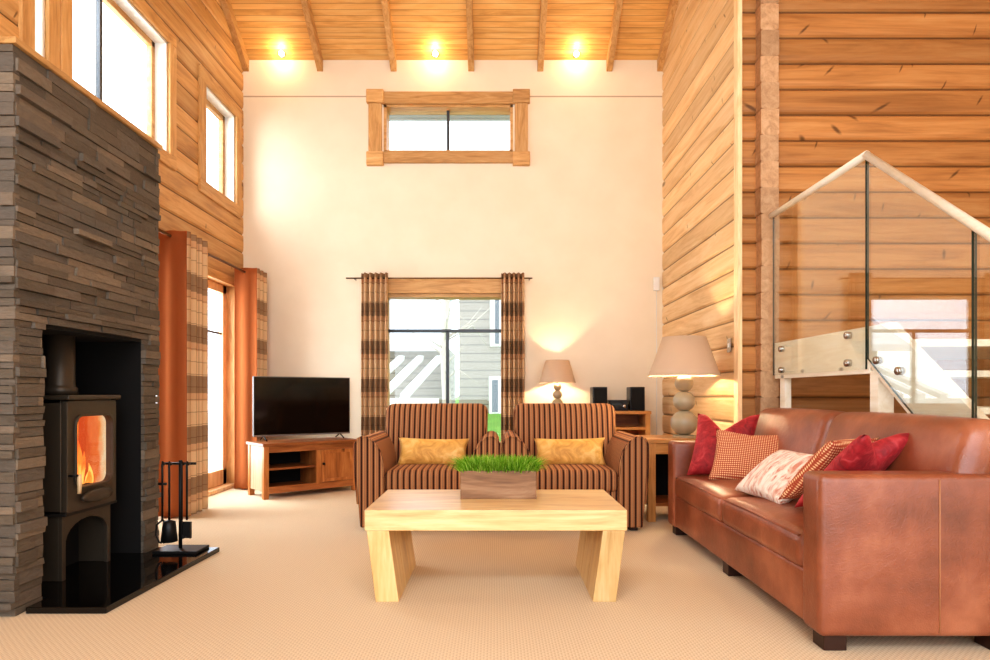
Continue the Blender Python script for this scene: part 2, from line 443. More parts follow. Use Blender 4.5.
def log_prof(za, zb, row0, row1, bulge=.012, back=-.16):
    """cross-section (depth, z) of one log between za and zb"""
    zs = sorted({za, zb} | {z for z in (row0+.006, row0+.02, row0+.06, row1-.06, row1-.02, row1-.006) if za < z < zb})
    def d(z):
        t = min(z-row0, row1-z)
        if t <= .0001: return -.014
        if t < .0065: return -.010
        if t < .0205: return .004*bulge/.012
        if t < .0605: return bulge*.8
        return bulge
    return [(back, za)] + [(d(z), z) for z in zs] + [(back, zb)]

def log_wall(name, fn, u_range, ztop, mat, openings=(), bulge=.012, parent=None, back=-.16):
    mb = MB(); k = 0
    while True:
        r0, r1 = LOG0 + k*LOG, LOG0 + (k+1)*LOG; k += 1
        if r0 >= ztop: break
        cuts = sorted({max(r0, 0), r1} | {z for o in openings for z in (o[2], o[3]) if max(r0,0) < z < r1})
        for za, zb in zip(cuts, cuts[1:]):
            u0, u1 = u_range(za, zb)
            if u1-u0 < .02: continue
            segs = [(u0, u1)]
            for (a, b, c, d) in openings:
                if za >= c-1e-6 and zb <= d+1e-6:
                    new = []
                    for s0, s1 in segs:
                        if b <= s0 or a >= s1: new.append((s0, s1)); continue
                        if a > s0: new.append((s0, a))
                        if b < s1: new.append((b, s1))
                    segs = new
            pr = log_prof(za, zb, r0, r1, bulge, back)
            for s0, s1 in segs: mb.prism(pr, fn, s0, s1)
    o = mb.build(name, mat, parent); o['kind'] = 'structure'; return o

def gable(za, zb):
    if zb <= Z_EAVE: return (YREAR, YB)
    ymax = YB - (za - Z_EAVE)/SLOPE
    return (YRIDGE*2-ymax if YRIDGE*2-ymax > YREAR else YREAR, ymax)
WA = (4.29, 5.58, 3.06, 4.02); WB = (6.28, 7.02, 3.05, 4.0); PD = (4.75, 7.0, 0.0, 2.16); WS = (3.94, 4.06, 3.06, 4.02)
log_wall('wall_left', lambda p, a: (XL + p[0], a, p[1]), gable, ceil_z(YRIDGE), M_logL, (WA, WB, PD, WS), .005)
def gable_r(za, zb):
    a, b = gable(za, zb); return (YF-.0, min(b, YB)) if b > YF else (0, 0)
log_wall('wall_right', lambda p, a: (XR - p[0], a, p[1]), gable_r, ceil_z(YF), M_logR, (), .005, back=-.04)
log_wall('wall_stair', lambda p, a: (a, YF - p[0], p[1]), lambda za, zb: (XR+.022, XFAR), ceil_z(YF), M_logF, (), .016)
def gable_f(za, zb):
    a, b = gable(za, zb); return (a, min(b, YF)) if min(b, YF) > a else (0, 0)
log_wall('wall_far_right', lambda p, a: (XFAR - p[0], a, p[1]), gable_f, ceil_z(YRIDGE), M_logR, (), .005)

# crossing log ends that stick out of the stair wall
mb = MB()
for k in range(0, 30):
    z0 = max(0.0, LOG0 + k*LOG); z1 = LOG0 + (k+1)*LOG
    if z1 > ceil_z(5.0) + .1: break
    j = random.uniform(-.004, .004); ins = .006
    x0, x1 = 2.026+j, 2.163+j
    zd = z0-.006 if k else z0
    pr = [(x0+.004, z0+.006), (x0+.035, zd), (x1-.035, zd), (x1-.004, z0+.006), (x1, z0+.014), (x1, z1-.005), (x1-.003, z1-.001), (x0+.003, z1-.001), (x0, z1-.005), (x0, z0+.014)]
    mb.prism(pr, lambda p, a: (p[0], a, p[1]), YF, 4.95 + random.uniform(-.003, .003))
struct(mb.build('wall_corner', M_logend))
struct(MB().box(1.853, 1.888, 4.96, YF-.012, 0, ceil_z(5.0)+.05).build('trim_1', M_palepine, bevel=.004))

# back wall with two openings
W1 = (-1.24, .12, .42, 2.12); W2 = (-1.24, .20, 3.69, 4.23)
def wall_with_holes(name, x0, x1, z0, z1, y, t, holes, mat):
    xs = sorted({x0, x1} | {h[i] for h in holes for i in (0, 1)}); zs = sorted({z0, z1} | {h[i] for h in holes for i in (2, 3)})
    mb = MB()
    for a, b in zip(xs, xs[1:]):
        for c, d in zip(zs, zs[1:]):
            if any(a >= h[0]-1e-6 and b <= h[1]+1e-6 and c >= h[2]-1e-6 and d <= h[3]+1e-6 for h in holes): continue
            mb.box(a, b, y, y+t, c, d)
    return struct(mb.build(name, mat))
wall_with_holes('wall_back', XL-.16, XR+.04, 0, Z_EAVE+.06, YB, .22, (W1, W2), M_plaster)
struct(MB().box(XL+.02, XR, YB-.018, YB, 0, .11).build('baseboard_back', M_trim, bevel=.004))

# ceiling: two slopes meeting at the ridge
mb = MB()
zr = ceil_z(YRIDGE)
mb.hexa([(XL-.2, YB+.5, ceil_z(YB+.5)), (XFAR+.2, YB+.5, ceil_z(YB+.5)), (XFAR+.2, YRIDGE, zr), (XL-.2, YRIDGE, zr),
         (XL-.2, YB+.5, ceil_z(YB+.5)+.15), (XFAR+.2, YB+.5, ceil_z(YB+.5)+.15), (XFAR+.2, YRIDGE, zr+.15), (XL-.2, YRIDGE, zr+.15)])
ze = ceil_z(YREAR)
mb.hexa([(XL-.2, YRIDGE, zr), (XFAR+.2, YRIDGE, zr), (XFAR+.2, YREAR, ze), (XL-.2, YREAR, ze),
         (XL-.2, YRIDGE, zr+.15), (XFAR+.2, YRIDGE, zr+.15), (XFAR+.2, YREAR, ze+.15), (XL-.2, YREAR, ze+.15)])
struct(mb.build('ceiling', M_ceil))
RX = (-2.775, -1.95, -1.13, -.265, .505, 1.275, 1.84)
RLAB = ('pine rafter running down along the log wall of the fireplace side', 'pine rafter just right of the spotlight nearest the fireplace wall',
        'pine rafter just left of the middle ceiling spotlight', 'pine rafter meeting the wall above the dark mullion of the high window',
        'pine rafter just left of the spotlight furthest from the fireplace', 'pine rafter just right of the spotlight furthest from the fireplace',
        'pine rafter running down against the pale log wall on the lamp side')
for x, lab in zip(RX, RLAB):
    d = .13; w = .033
    mb = MB(); y0, y1 = YRIDGE, YB
    mb.hexa([(x-w, y1, ceil_z(y1)-d), (x+w, y1, ceil_z(y1)-d), (x+w, y0, ceil_z(y0)-d), (x-w, y0, ceil_z(y0)-d),
             (x-w, y1, ceil_z(y1)+.01), (x+w, y1, ceil_z(y1)+.01), (x+w, y0, ceil_z(y0)+.01), (x-w, y0, ceil_z(y0)+.01)])
    tag(mb.build('ceiling_beam', M_rafter, bevel=.004), lab, 'beam', 'rafters under the ceiling', 'structure')

# ------------------------------------------------------------------ windows and patio door
def root_struct(name, label, cat):
    return thing(name, label, cat, kind='structure')
# window_1: lower back window
w = root_struct('window_1', 'large back window between the checked curtains, looking onto a pale house', 'window')
x0, x1, z0, z1 = W1
mb = MB()
mb.box(x0-.14, x1+.14, YB-.03, YB, z1, z1+.17); mb.box(x0-.12, x0, YB-.03, YB, z0, z1, 1); mb.box(x1, x1+.12, YB-.03, YB, z0, z1, 1); mb.box(x0-.14, x1+.14, YB-.05, YB, z0-.1, z0)
mb.build('trim', [M_trim, M_trimZ], w, bevel=.005)
mb = MB(); t = .035; yb, yf = YB+.02, YB+.2
mb.box(x0, x0+t, YB+.0, yf, z0, z1, 1); mb.box(x1-t, x1, YB, yf, z0, z1, 1); mb.box(x0, x1, YB, yf, z1-.04, z1); mb.box(x0, x1, YB, yf, z0, z0+.04)
mb.build('window_frame', [M_trim, M_trimZ], w, bevel=.003)
mb = MB(); g = YB+.12
zt = 1 + (394-331)/650*g
mb.box(x0+t, x1-t, g-.025, g+.025, zt-.018, zt+.018); mb.box(-.555, -.52, g-.025, g+.025, z0+.04, zt)
mb.build('mullion', M_alu, w, bevel=.003)
MB().box(x0+t, x1-t, g-.004, g+.004, z0+.04, z1-.04).build('window_glass', M_pane, w)
# window_2: high back window with corner blocks
w = root_struct('window_2', 'wide low window high on the cream wall with square corner blocks', 'window')
x0, x1, z0, z1 = W2; a = .165
mb = MB()
mb.box(x0-.01, x1+.01, YB-.035, YB, z1-.005, z1+.13); mb.box(x0-.01, x1+.01, YB-.035, YB, z0-.12, z0+.005)
mb.build('trim', M_trim, w, bevel=.006)
for X0 in (x0-a-.01, x1+.01):
    MB().box(X0+.01, X0+a-.01, YB-.04, YB, z0, z1).build('trim', M_trimZ, w, bevel=.006)
    for Z0 in (z0-.15, z1):
        MB().box(X0-.012, X0+a+.012, YB-.055, YB, Z0, Z0+.15).build('corner_block', M_trim, w, bevel=.008)
mb = MB(); t = .03
for q in ((x0, x0+t, z0, z1), (x1-t, x1, z0, z1), (x0, x1, z1-t, z1), (x0, x1, z0, z0+t)): mb.box(q[0], q[1], YB, YB+.2, q[2], q[3])
mb.build('window_frame', M_trim, w)
MB().box(-.545, -.515, YB+.09, YB+.14, z0+t, z1-t).build('mullion', M_alu, w)
MB().box(x0+t, x1-t, YB+.11, YB+.118, z0+t, z1-t).build('window_glass', M_pane, w)
# left windows
def side_window(name, label, O, mull=None, b=.13, slit=False):
    y0, y1, z0, z1 = O
    w = root_struct(name, label, 'window')
    mb = MB()
    mb.box(XL-.005, XL+.025, y0-b, y1+b, z1, z1+b); mb.box(XL-.005, XL+.025, y0-b, y1+b, z0-b, z0)
    mb.box(XL-.005, XL+.025, y0-b, y0, z0, z1, 1); mb.box(XL-.005, XL+.025, y1, y1+b, z0, z1, 1)
    mb.build('trim', [M_trimY, M_trimZ], w, bevel=.006)
    mb = MB()      # reveal boards, daylight on the jambs painted in as white
    mb.box(XL-.16, XL-.004, y1-.018, y1, z0, z1); mb.box(XL-.16, XL-.004, y0, y0+.018, z0, z1)
    mb.box(XL-.16, XL-.004, y0, y1, z1-.018, z1); mb.box(XL-.16, XL-.004, y0, y1, z0, z0+.018)
    mb.build('reveal', M_reveal, w)
    if slit: MB().box(XL-.128, XL-.122, y0+.018, y1-.018, z0+.018, z1-.018).build('window_glass', M_pane, w); return
    mb = MB(); f = .05; X0, X1 = XL-.15, XL-.10
    mb.box(X0, X1, y1-.018-f, y1-.018, z0, z1); mb.box(X0, X1, y0+.018, y0+.018+f, z0, z1); mb.box(X0, X1, y0, y1, z1-.018-f, z1-.018); mb.box(X0, X1, y0, y1, z0+.018, z0+.018+f)
    mb.build('window_frame', M_trimY, w, bevel=.004)
    if mull: MB().box(XL-.145, XL-.11, mull-.016, mull+.016, z0+.06, z1-.06).build('mullion', M_alu, w)
    MB().box(XL-.128, XL-.122, y0+.06, y1-.06, z0+.06, z1-.06).build('window_glass', M_pane, w)
side_window('window_3', 'high side window above the stone chimney breast', WA, mull=4.82, b=.11)
side_window('window_5', 'narrow slit window in the log wall left of the big high window', WS, b=.11, slit=True)
side_window('window_4', 'high side window between chimney breast and cream back wall', WB)
d = root_struct('door_1', 'glazed patio door behind the side curtains', 'door')
y0, y1, z0, z1 = PD
mb = MB()
mb.box(XL-.17, XL+.02, y0-.07, y0+.006, 0, z1+.08); mb.box(XL-.17, XL+.02, y1-.006, y1+.08, 0, z1+.08); mb.box(XL-.17, XL+.02, y0, y1, z1-.006, z1+.08, 1)
mb.build('door_frame', [M_trimZ, M_trimY], d, bevel=.006)
mb = MB(); X0, X1 = XL-.13, XL-.08
ym = 5.9
for a, b in ((y0, ym), (ym, y1)):
    mb.box(X0, X1, a, a+.09, .04, z1); mb.box(X0, X1, b-.09, b, .04, z1); mb.box(X0, X1, a, b, z1-.09, z1, 1); mb.box(X0, X1, a, b, .04, .2, 1)
mb.build('sash', [M_palepine, M_palepine], d, bevel=.004)
MB().box(XL-.115, XL-.095, y0+.05, y1-.05, 1.63, 1.65).build('glazing_bar', M_alu, d)
MB().box(XL-.108, XL-.102, y0+.05, y1-.05, .1, z1-.05).build('door_glass', M_pane, d)
MB().box(XL-.2, XL+.015, y0, y1, 0.0, .04).build('threshold', M_palepine, d, bevel=.004)

# ------------------------------------------------------------------ chimney breast, hearth, stove
CX, CY0, CY1, CZ = -2.165, 2.925, 4.15, 2.565
OY0, OY1, OZ = 3.10, 3.975, 1.318
ch = thing('chimney_breast', 'tall chimney breast clad in dark split-face stone with the stove recess', 'chimney breast', kind='structure')
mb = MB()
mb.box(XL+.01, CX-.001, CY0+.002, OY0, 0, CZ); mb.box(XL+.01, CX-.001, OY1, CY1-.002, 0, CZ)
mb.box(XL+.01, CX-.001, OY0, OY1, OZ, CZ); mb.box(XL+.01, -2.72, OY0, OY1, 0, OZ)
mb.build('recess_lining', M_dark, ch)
mb = MB()
def stones(fn, u0, u1, z0, z1, hole=None, seed=1):
    R = random.Random(seed); z = z0
    while z < z1-.004:
        h = R.choice((.03, .036, .045, .05, .06)); h = min(h, z1-z)
        if z1-(z+h) < .02: h = z1-z
        u = u0
        while u < u1-.004:
            L = R.uniform(.1, .4); L = min(L, u1-u)
            if u1-(u+L) < .06: L = u1-u
            a, b = u, u+L; u += L
            spans = [(a, b)]
            if hole and z < hole[2]-.004:
                spans = [(p, q) for p, q in ((a, min(b, hole[0])), (max(a, hole[1]), b)) if q-p > .01]
            for p, q in spans:
                d = R.uniform(.005, .023) + (.012 if R.random() < .12 else 0); e = .0015
                j = lambda: R.uniform(-.003, .003)
                mb.hexa([fn(p+e, -.02, z+e), fn(q-e, -.02, z+e), fn(q-e, d+j(), z+e), fn(p+e, d+j(), z+e),
                         fn(p+e, -.02, z+h-e), fn(q-e, -.02, z+h-e), fn(q-e, d+j(), z+h-e), fn(p+e, d+j(), z+h-e)])
        z += h
stones(lambda u, d, z: (CX+d, u, z), CY0-.006, CY1+.006, 0, CZ, (OY0, OY1, OZ), 3)
stones(lambda u, d, z: (u, CY0-d, z), XL+.02, CX+.012, 0, CZ, None, 4)
stones(lambda u, d, z: (u, CY1+d, z), XL+.02, CX+.012, 0, CZ, None, 5)
mb.build('stone_cladding', M_stone, ch)
MB().box(XL+.01, CX+.03, CY0-.03, CY1+.03, CZ, CZ+.03).build('cap', M_trimY, ch, bevel=.004)

tag(MB().prism([(-2.715, OY0+.004), (CX+.03, OY0+.004), (CX+.03, 2.955), (-1.768, 2.955), (-1.745, 4.12), (CX+.03, 4.12), (CX+.03, OY1-.004), (-2.715, OY1-.004)],
    lambda p, a: (p[0], p[1], a), 0, .03).build('hearth_slab', M_granite, bevel=.004), 'polished black stone hearth slab on the carpet in front of the stove', 'hearth')

st = thing('wood_stove', 'tall grey-brown wood burning stove standing in the stone recess, fire lit', 'stove', (-2.36, 3.575, .03))
SY = .222; SXF = .15; SXB = -.085
def yz(p, a): return (a, p[0], p[1])
# body shell (open front box)
mb = MB()
mb.box(SXB, SXF-.03, -SY, -SY+.02, .345, .94); mb.box(SXB, SXF-.03, SY-.02, SY, .345, .94); mb.box(SXB, SXB+.02, -SY, SY, .345, .94)
mb.box(SXB, SXF-.03, -SY, SY, .345, .365); mb.box(SXB, SXF-.03, -SY, SY, .92, .94)
mb.build('body', M_stove, st, bevel=.004)
MB().box(SXB-.01, SXF+.02, -SY-.012, SY+.012, .94, .965).build('top_plate', M_stove, st, bevel=.006)
def rr(y0, y1, z0, z1, r, arch=0, n=8):
    P = []
    for cy, cz, a0 in ((y1-r, z0+r, -PI/2), (y1-r, z1-r, 0), (y0+r, z1-r, PI/2), (y0+r, z0+r, PI)):
        for i in range(n+1):
            a = a0 + i/n*PI/2; P.append((cy+r*math.cos(a), cz+r*math.sin(a)))
    return P
def ring(mb, outer, inner, x0, x1, mi=0):
    n = len(outer)
    vs = [[mb.bm.verts.new((x, p[0], p[1])) for p in L] for L in (outer, inner) for x in (x0, x1)]
    o0, o1, i0, i1 = vs
    for k in range(n):
        q = (k+1) % n
        mb._face([o1[k], o1[q], i1[q], i1[k]], mi); mb._face([o0[k], i0[k], i0[q], o0[q]], mi)
        mb._face([o0[k], o0[q], o1[q], o1[k]], mi); mb._face([i0[k], i1[k], i1[q], i0[q]], mi)
dr = None
mb = MB(); ring(mb, rr(-SY+.004, SY-.004, .35, .935, .012), rr(-.152, .166, .475, .85, .05), SXF-.03, SXF)
dr = mb.build('door', M_stove, st, bevel=.003)
MB().prism(rr(-.157, .171, .47, .855, .05), yz, SXF-.022, SXF-.018).build('door_glass', M_pane, dr)
mb = MB(); ring(mb, rr(-.165, .179, .462, .863, .06), rr(-.152, .166, .475, .85, .05), SXF, SXF+.012); mb.build('glass_surround', M_stove, dr, bevel=.003)
mb = MB(); mb.tube([(SXF, -.205, .545), (SXF+.035, -.205, .545), (SXF+.04, -.18, .545)], .006); mb.build('handle_arm', M_iron, dr)
MB().tube([(SXF+.04, -.182, .45), (SXF+.042, -.182, .50), (SXF+.04, -.182, .55)], [.009, .012, .010], 12).build('handle', M_palepine, dr)
mb = MB(); mb.lathe([(.0, -.012), (.11, -.012), (.135, 0), (.13, .012), (.1, .016), (0, .018)], seg=32, close=False)
for v in mb.bm.verts: v.co = Vector((SXF+.002+max(0, v.co.z+.01)*1.1, v.co.x+.01, .415+v.co.y*.27))
mb.build('ash_lip', M_stove, st, smooth=True)
mb = MB()   # pedestal: arched front between two side panels
arch = [(-SY+.01, 0), (-SY+.04, 0), (-SY+.04, .20)] + [(-(SY-.045)*math.cos(i/10*PI), .20+.095*math.sin(i/10*PI)) for i in range(1, 10)] + [(SY-.04, .20), (SY-.04, 0), (SY-.01, 0), (SY-.01, .345), (-SY+.01, .345)]
mb.prism(arch, yz, SXF-.05, SXF-.03); mb.box(SXB+.01, SXF-.05, -SY+.01, -SY+.025, 0, .345); mb.box(SXB+.01, SXF-.05, SY-.025, SY-.01, 0, .345); 
MB().box(SXB+.01, SXB+.03, -SY+.027, SY-.027, .0, .335).build('pedestal_back', M_dark, st)
mb.build('pedestal', M_stove, st, bevel=.002)
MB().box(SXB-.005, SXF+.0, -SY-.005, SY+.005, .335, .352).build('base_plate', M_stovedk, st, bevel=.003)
mb = MB(); mb.lathe([(.062, .965), (.085, .968), (.085, 1.0), (.075, 1.012), (.072, 1.02), (.072, 1.50)], (-.02, -.02, 0), 32); mb.build('flue_pipe', M_stove, st, smooth=False)
mb = MB()
R = random.Random(5)
MB().box(SXB+.021, SXB+.024, -SY+.02, SY-.02, .366, .918).build('fire_glow', M_flame, st)
MB().box(SXB+.03, SXF-.035, SY-.026, SY-.022, .366, .918).build('firebrick', m_firelit_brick(), st)
for i in range(22):
    y = -.15 + .0145*i + R.uniform(-.01, .01); h = R.uniform(.14, .36)*(1-.35*abs(y)/.16); x = R.uniform(-.03, .085)
    pts = [(x+.01*math.sin(4*t+i), y+.014*math.sin(3*t+i), .39+h*t) for t in [k/8 for k in range(9)]]
    mb.tube(pts, [.026*(1-(k/8)**1.6)*(.55+.45*math.sin(min(1, k/4)*PI/2))+.001 for k in range(9)], 8)
mb.build('flame', M_flame, st)
M_bark = flat('charred_log', lin(50,28,18), .9, bump=.6, bscale=40)
for (ya, yb_, za, zb_, xx) in ((-.17, .12, .40, .44, 0.06), (-.08, .18, .43, .40, .0)):
    MB().tube([(xx, ya, za), (xx+.01, (ya+yb_)/2, (za+zb_)/2+.005), (xx, yb_, zb_)], .033, 10).build('burning_log', M_bark, st)

# ------------------------------------------------------------------ fire tools
TX, TY = -1.945, 4.02
ft = thing('fire_tool_stand', 'black iron fire tool stand on the end of the hearth', 'fire tool stand', (TX, TY, .03))
MB().box(-.13, .14, -.09, .09, 0, .018).build('base', M_iron, ft, bevel=.004)
MB().tube([(0,0,.018), (0,0,.56)], .011, 10).build('pole', M_iron, ft)
mb = MB(); mb.tube([(-.105,0,.54), (.095,0,.54)], .008, 8)
for xx in (-.088, -.046, .03, .062): mb.tube([(xx,0,.54), (xx,-.03,.535), (xx,-.04,.55)], .005, 6)
mb.build('crossbar', M_iron, ft)
def tool(name, label, dx, head):
    t = thing(name, label, 'fire tool', (TX+dx, TY-.035, .03), group='fire tools hanging on the stand')
    mb = MB(); mb.tube([(0,.004,.54), (0,-.01,.555), (0,-.014,.53), (0,-.012,.48), (0,-.012,.2)], .0065, 8); mb.build('shaft', M_iron, t)
    if head is tongs:
        for s in (-1, 1): MB().tube([(0,-.012,.2), (s*.035,-.012,.17), (s*.04,-.012,.11), (s*.02,-.012,.065), (s*.004,-.012,.06)], .006, 8).build('jaw', M_iron, t)
        MB().tube([(-.025,-.012,.42), (.025,-.012,.42)], .008, 8).build('collar', M_iron, t); return
    mb = MB(); head(mb); mb.build('head', M_iron, t)
def tongs(mb): pass
def brush(mb):
    mb.lathe([(.01,.2),(.035,.19),(.04,.15),(.048,.07),(.03,.065)], (0,-.012,0), 14)
def shovel(mb):
    mb.box(-.028,.028,-.016,-.008,.09,.19); mb.box(-.028,-.024,-.03,-.008,.09,.19); mb.box(.024,.028,-.03,-.008,.09,.19)
def poker(mb):
    mb.tube([(0,-.012,.2),(0,-.012,.12),(.012,-.02,.09),(.03,-.02,.1)], .006, 8)
tool('fire_tongs', 'black iron fire tongs with looped jaws, next to the stone chimney', -.088, tongs)
tool('hearth_brush', 'black hearth brush with a bushy round head on the stand', -.046, brush)
tool('ash_shovel', 'black ash shovel with a flat blade hanging on the stand', .062, shovel)
tool('fire_poker', 'black iron poker with a hooked tip beside the shovel', .03, poker)

# ------------------------------------------------------------------ curtains
def drape(path, z0, z1, parent, mat, name='drape', flare=0.0, nz=30):
    """vertical sheet along a 2-D path, uv in metres"""
    mb = MB(); uvl = mb.bm.loops.layers.uv.new('UVMap')
    L = [0]
    for a, b in zip(path, path[1:]): L.append(L[-1] + math.dist(a, b))
    cx = sum(p[0] for p in path)/len(path); cy = sum(p[1] for p in path)/len(path)
    V = []
    for i, p in enumerate(path):
        col = []
        for j in range(nz+1):
            t = j/nz; z = z1 + (z0-z1)*t
            k = 1 + flare*t
            col.append(mb.bm.verts.new((cx+(p[0]-cx)*k, cy+(p[1]-cy)*k, z)))
        V.append(col)
    for i in range(len(path)-1):
        for j in range(nz):
            f = mb._face([V[i][j], V[i+1][j], V[i+1][j+1], V[i][j+1]], 0, True)
            for lp, (a, b) in zip(f.loops, ((i, j), (i+1, j), (i+1, j+1), (i, j+1))):
                lp[uvl].uv = (L[a], (z1-z0)*b/nz)
    return mb.build(name, mat, parent, solid=.004, recalc=False)
def wavy(a, b, amp, n, steps=90, nrm=(0, 1)):
    P = []
    for i in range(steps+1):
        t = i/steps; s = math.sin(t*n*2*PI); s = math.copysign(abs(s)**.8, s)
        P.append((a[0]+(b[0]-a[0])*t + nrm[0]*amp*s, a[1]+(b[1]-a[1])*t + nrm[1]*amp*s))
    return P
# side (patio door) pair
def side_curtain(label, y0, y1, n):
    c = thing('curtain', label, 'curtain', group='checked curtains at the patio door')
    drape(wavy((-2.49, y0+.01), (-2.50, y1), .028, n, nrm=(1, 0)), .015, 2.31, c, M_check, flare=.02)
    drape(wavy((-2.71, y0), (-2.475, y0-.005), .012, 1.5, 40, nrm=(0, 1)), .015, 2.31, c, M_lining, 'lining', flare=.02)
    drape(wavy((-2.71, y0), (-2.70, y1), .02, n, nrm=(1, 0)), .015, 2.31, c, M_lining, 'lining', flare=.02)
side_curtain('checked curtain with terracotta lining beside the stone chimney, at the patio door', 5.22, 5.66, 4)
side_curtain('checked curtain with terracotta lining in the corner behind the television', 6.76, 7.12, 3)
r = thing('curtain_rod', 'bronze curtain rod above the patio door on the log wall', 'curtain rod')
MB().tube([(-2.60, 4.5, 2.268), (-2.60, 7.2, 2.268)], .012, 12).build('pole', M_bronze, r)
for y in (4.58, 5.95, 7.16):
    MB().tube([(XL, y, 2.268), (-2.61, y, 2.268)], .008, 8).build('bracket', M_bronze, r)
# back window pair
def back_curtain(label, x0, x1, n):
    c = thing('curtain', label, 'curtain', group='checked curtains at the back window')
    drape(wavy((x0, YB-.12), (x1, YB-.12), .042, n, 120), .015, 2.325, c, M_check, flare=.03)
back_curtain('checked curtain hanging at the back window, nearer the television', -1.465, -1.175, 5)
back_curtain('checked curtain hanging at the back window, nearer the small lamp', .07, .32, 5)
r = thing('curtain_rod', 'thin bronze curtain rod above the back window on the cream wall', 'curtain rod')
MB().tube([(-1.635, YB-.12, 2.27), (.41, YB-.12, 2.27)], .008, 12).build('pole', M_bronze, r)
for x in (-1.55, .38):
    MB().tube([(x, YB, 2.27), (x, YB-.12, 2.27)], .006, 8).build('bracket', M_bronze, r)

# ------------------------------------------------------------------ television and stand
ang = math.atan2(.64, .75)
ts = thing('tv_stand', 'brown wooden corner television stand with open shelves and one door', 'tv stand', (-2.18, 6.13, 0), ang)
W, D, H = .985, .42, .50
MB().box(-.015, W+.015, -.015, D+.01, H, H+.03).build('top', M_stand, ts, bevel=.004)
for x in (0, W-.05):
    for y in (0, D-.05): MB().box(x, x+.05, y, y+.05, 0, H).build('leg', M_standZ, ts, bevel=.003)
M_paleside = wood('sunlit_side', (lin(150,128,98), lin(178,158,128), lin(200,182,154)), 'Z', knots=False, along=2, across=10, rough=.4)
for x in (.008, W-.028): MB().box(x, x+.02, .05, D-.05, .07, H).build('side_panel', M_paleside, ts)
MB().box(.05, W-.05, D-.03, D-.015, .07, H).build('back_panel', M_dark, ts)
MB().box(.05, W-.05, .004, .034, H-.06, H).build('rail', M_stand, ts, bevel=.003)
MB().box(.05, W-.05, .004, .034, .05, .115).build('rail', M_stand, ts, bevel=.003)
MB().box(.028, W-.028, .034, D-.03, .075, .10).build('floor_board', M_stand, ts)
MB().box(.53, .58, .004, D-.03, .1, H-.06).build('divider', M_standZ, ts, bevel=.003)
MB().box(.028, .53, .02, D-.03, .27, .29).build('shelf', M_stand, ts, bevel=.002)
mb = MB(); mb.box(.582, W-.052, .006, .026, .117, H-.062); dd = mb.build('door', M_standZ, ts, bevel=.003)
MB().box(.62, W-.09, -.002, .006, .15, H-.095).build('door_panel', M_standZ, dd, bevel=.004)
MB().lathe([(.012,0),(.012,.004),(.006,.01),(.011,.018),(0,.022)], seg=14, close=False).build('knob', M_iron, dd, loc=(.605, 0, .3)).rotation_euler = (PI/2, 0, 0)

tv = thing('television', 'flat black television standing on the corner stand', 'television', (-1.985, 6.72, H+.0315), math.atan2(.6, .83))
tw = .505
MB().box(-tw, tw, -.02, .02, .045, .645).build('casing', M_black, tv, bevel=.006)
MB().box(-tw+.012, tw-.012, -.0225, -.0195, .065, .633).build('screen', M_screen, tv)
mb = MB(); ring(mb, [(-tw, .045), (tw, .045), (tw, .645), (-tw, .645)], [(-tw+.006, .06), (tw-.006, .06), (tw-.006, .638), (-tw+.006, .638)], 0, .004)
for v in mb.bm.verts: v.co = Vector((v.co.y, -.0205-v.co.x, v.co.z))
mb.build('bezel', flat('silver_bezel', lin(150,146,142), .3, .7), tv)
for s in (-1, 1):
    mb = MB(); mb.tube([(s*.4, -.11, .006), (s*.4, 0, .05), (s*.4, .11, .006)], .007, 8); mb.build('foot', M_black, tv)

# ------------------------------------------------------------------ armchairs
def make_armchair(name, label):
    a = thing(name, label, 'armchair', (-.492, 4.72, 0), 0, 'striped armchairs facing the coffee table')
    hw = .515
    mb = MB(); mb.box(-.34, .34, .05, .82, .07, .30); mb.build('base', M_stripe, a, bevel=.02)
    mb = MB(); rbox(mb, -.318, .318, .015, .66, .28, .44, .045, 5, crown=.008); mb.build('seat_cushion', M_stripe, a)
    # back, raked
    mb = MB(); rbox(mb, -.42, .42, -.1, .1, 0, .60, .075, 6, crown=.0)
    for v in mb.bm.verts:
        z = v.co.z; v.co.x *= 1 + .03*min(1, z/.6); v.co.y -= .03*max(0, 1-(v.co.x/.42)**2)*math.sin(max(0, min(1, z/.6))*PI)*(v.co.y < 0)
        v.co.y += .70 + z*.19; v.co.z = z + .32
    mb.build('backrest', M_stripe, a)
    for s in (-1, 1):
        # arm front outline (x outwards, z): arched top that leans outward
        P = [(.315, .025), (.315, .40), (.322, .50), (.345, .585), (.385, .645), (.43, .682), (.47, .69), (.505, .675), (.525, .635), (.528, .56), (.522, .40), (.505, .20), (.49, .025)]
        mb = MB(); ny = 10
        rings = []
        for j in range(ny+1):
            y = j/ny*.80
            lift = .0 + .0*max(0, (y-.45)/.35)**2
            tuck = .02*max(0, 1-y/.04)
            cx, cz = .42, .36
            rings.append([mb.bm.verts.new((s*(cx+(px-cx)*(1-tuck)), y, cz+(pz-cz)*(1-tuck*.5) + lift*(pz > .45))) for px, pz in P])
        n = len(P)
        for r0, r1 in zip(rings, rings[1:]):
            for k in range(n): mb._face([r0[k], r0[(k+1)%n], r1[(k+1)%n], r1[k]], 0, True)
        mb._face(rings[0], 0); mb._face(rings[-1], 0)
        ar = mb.build('arm', M_stripe, a, bevel=.012, bseg=3)
        mb = MB(); mb.tube([(s*px, -.002, pz) for px, pz in P[1:-1]], .007, 8); mb.build('piping', M_stripe, ar)
    for x in (-.43, .43):
        for y in (.07, .74): MB().box(x-.03, x+.03, y-.03, y+.03, 0, .055).build('foot', M_foot, a, bevel=.004)
    return a
ac = make_armchair('armchair', 'brown striped armchair nearer the television, facing the coffee table')
a2 = copy_tree(ac); a2.location = (.586, 4.72, 0); a2['label'] = 'brown striped armchair nearer the leather sofa, backing onto the hi-fi'

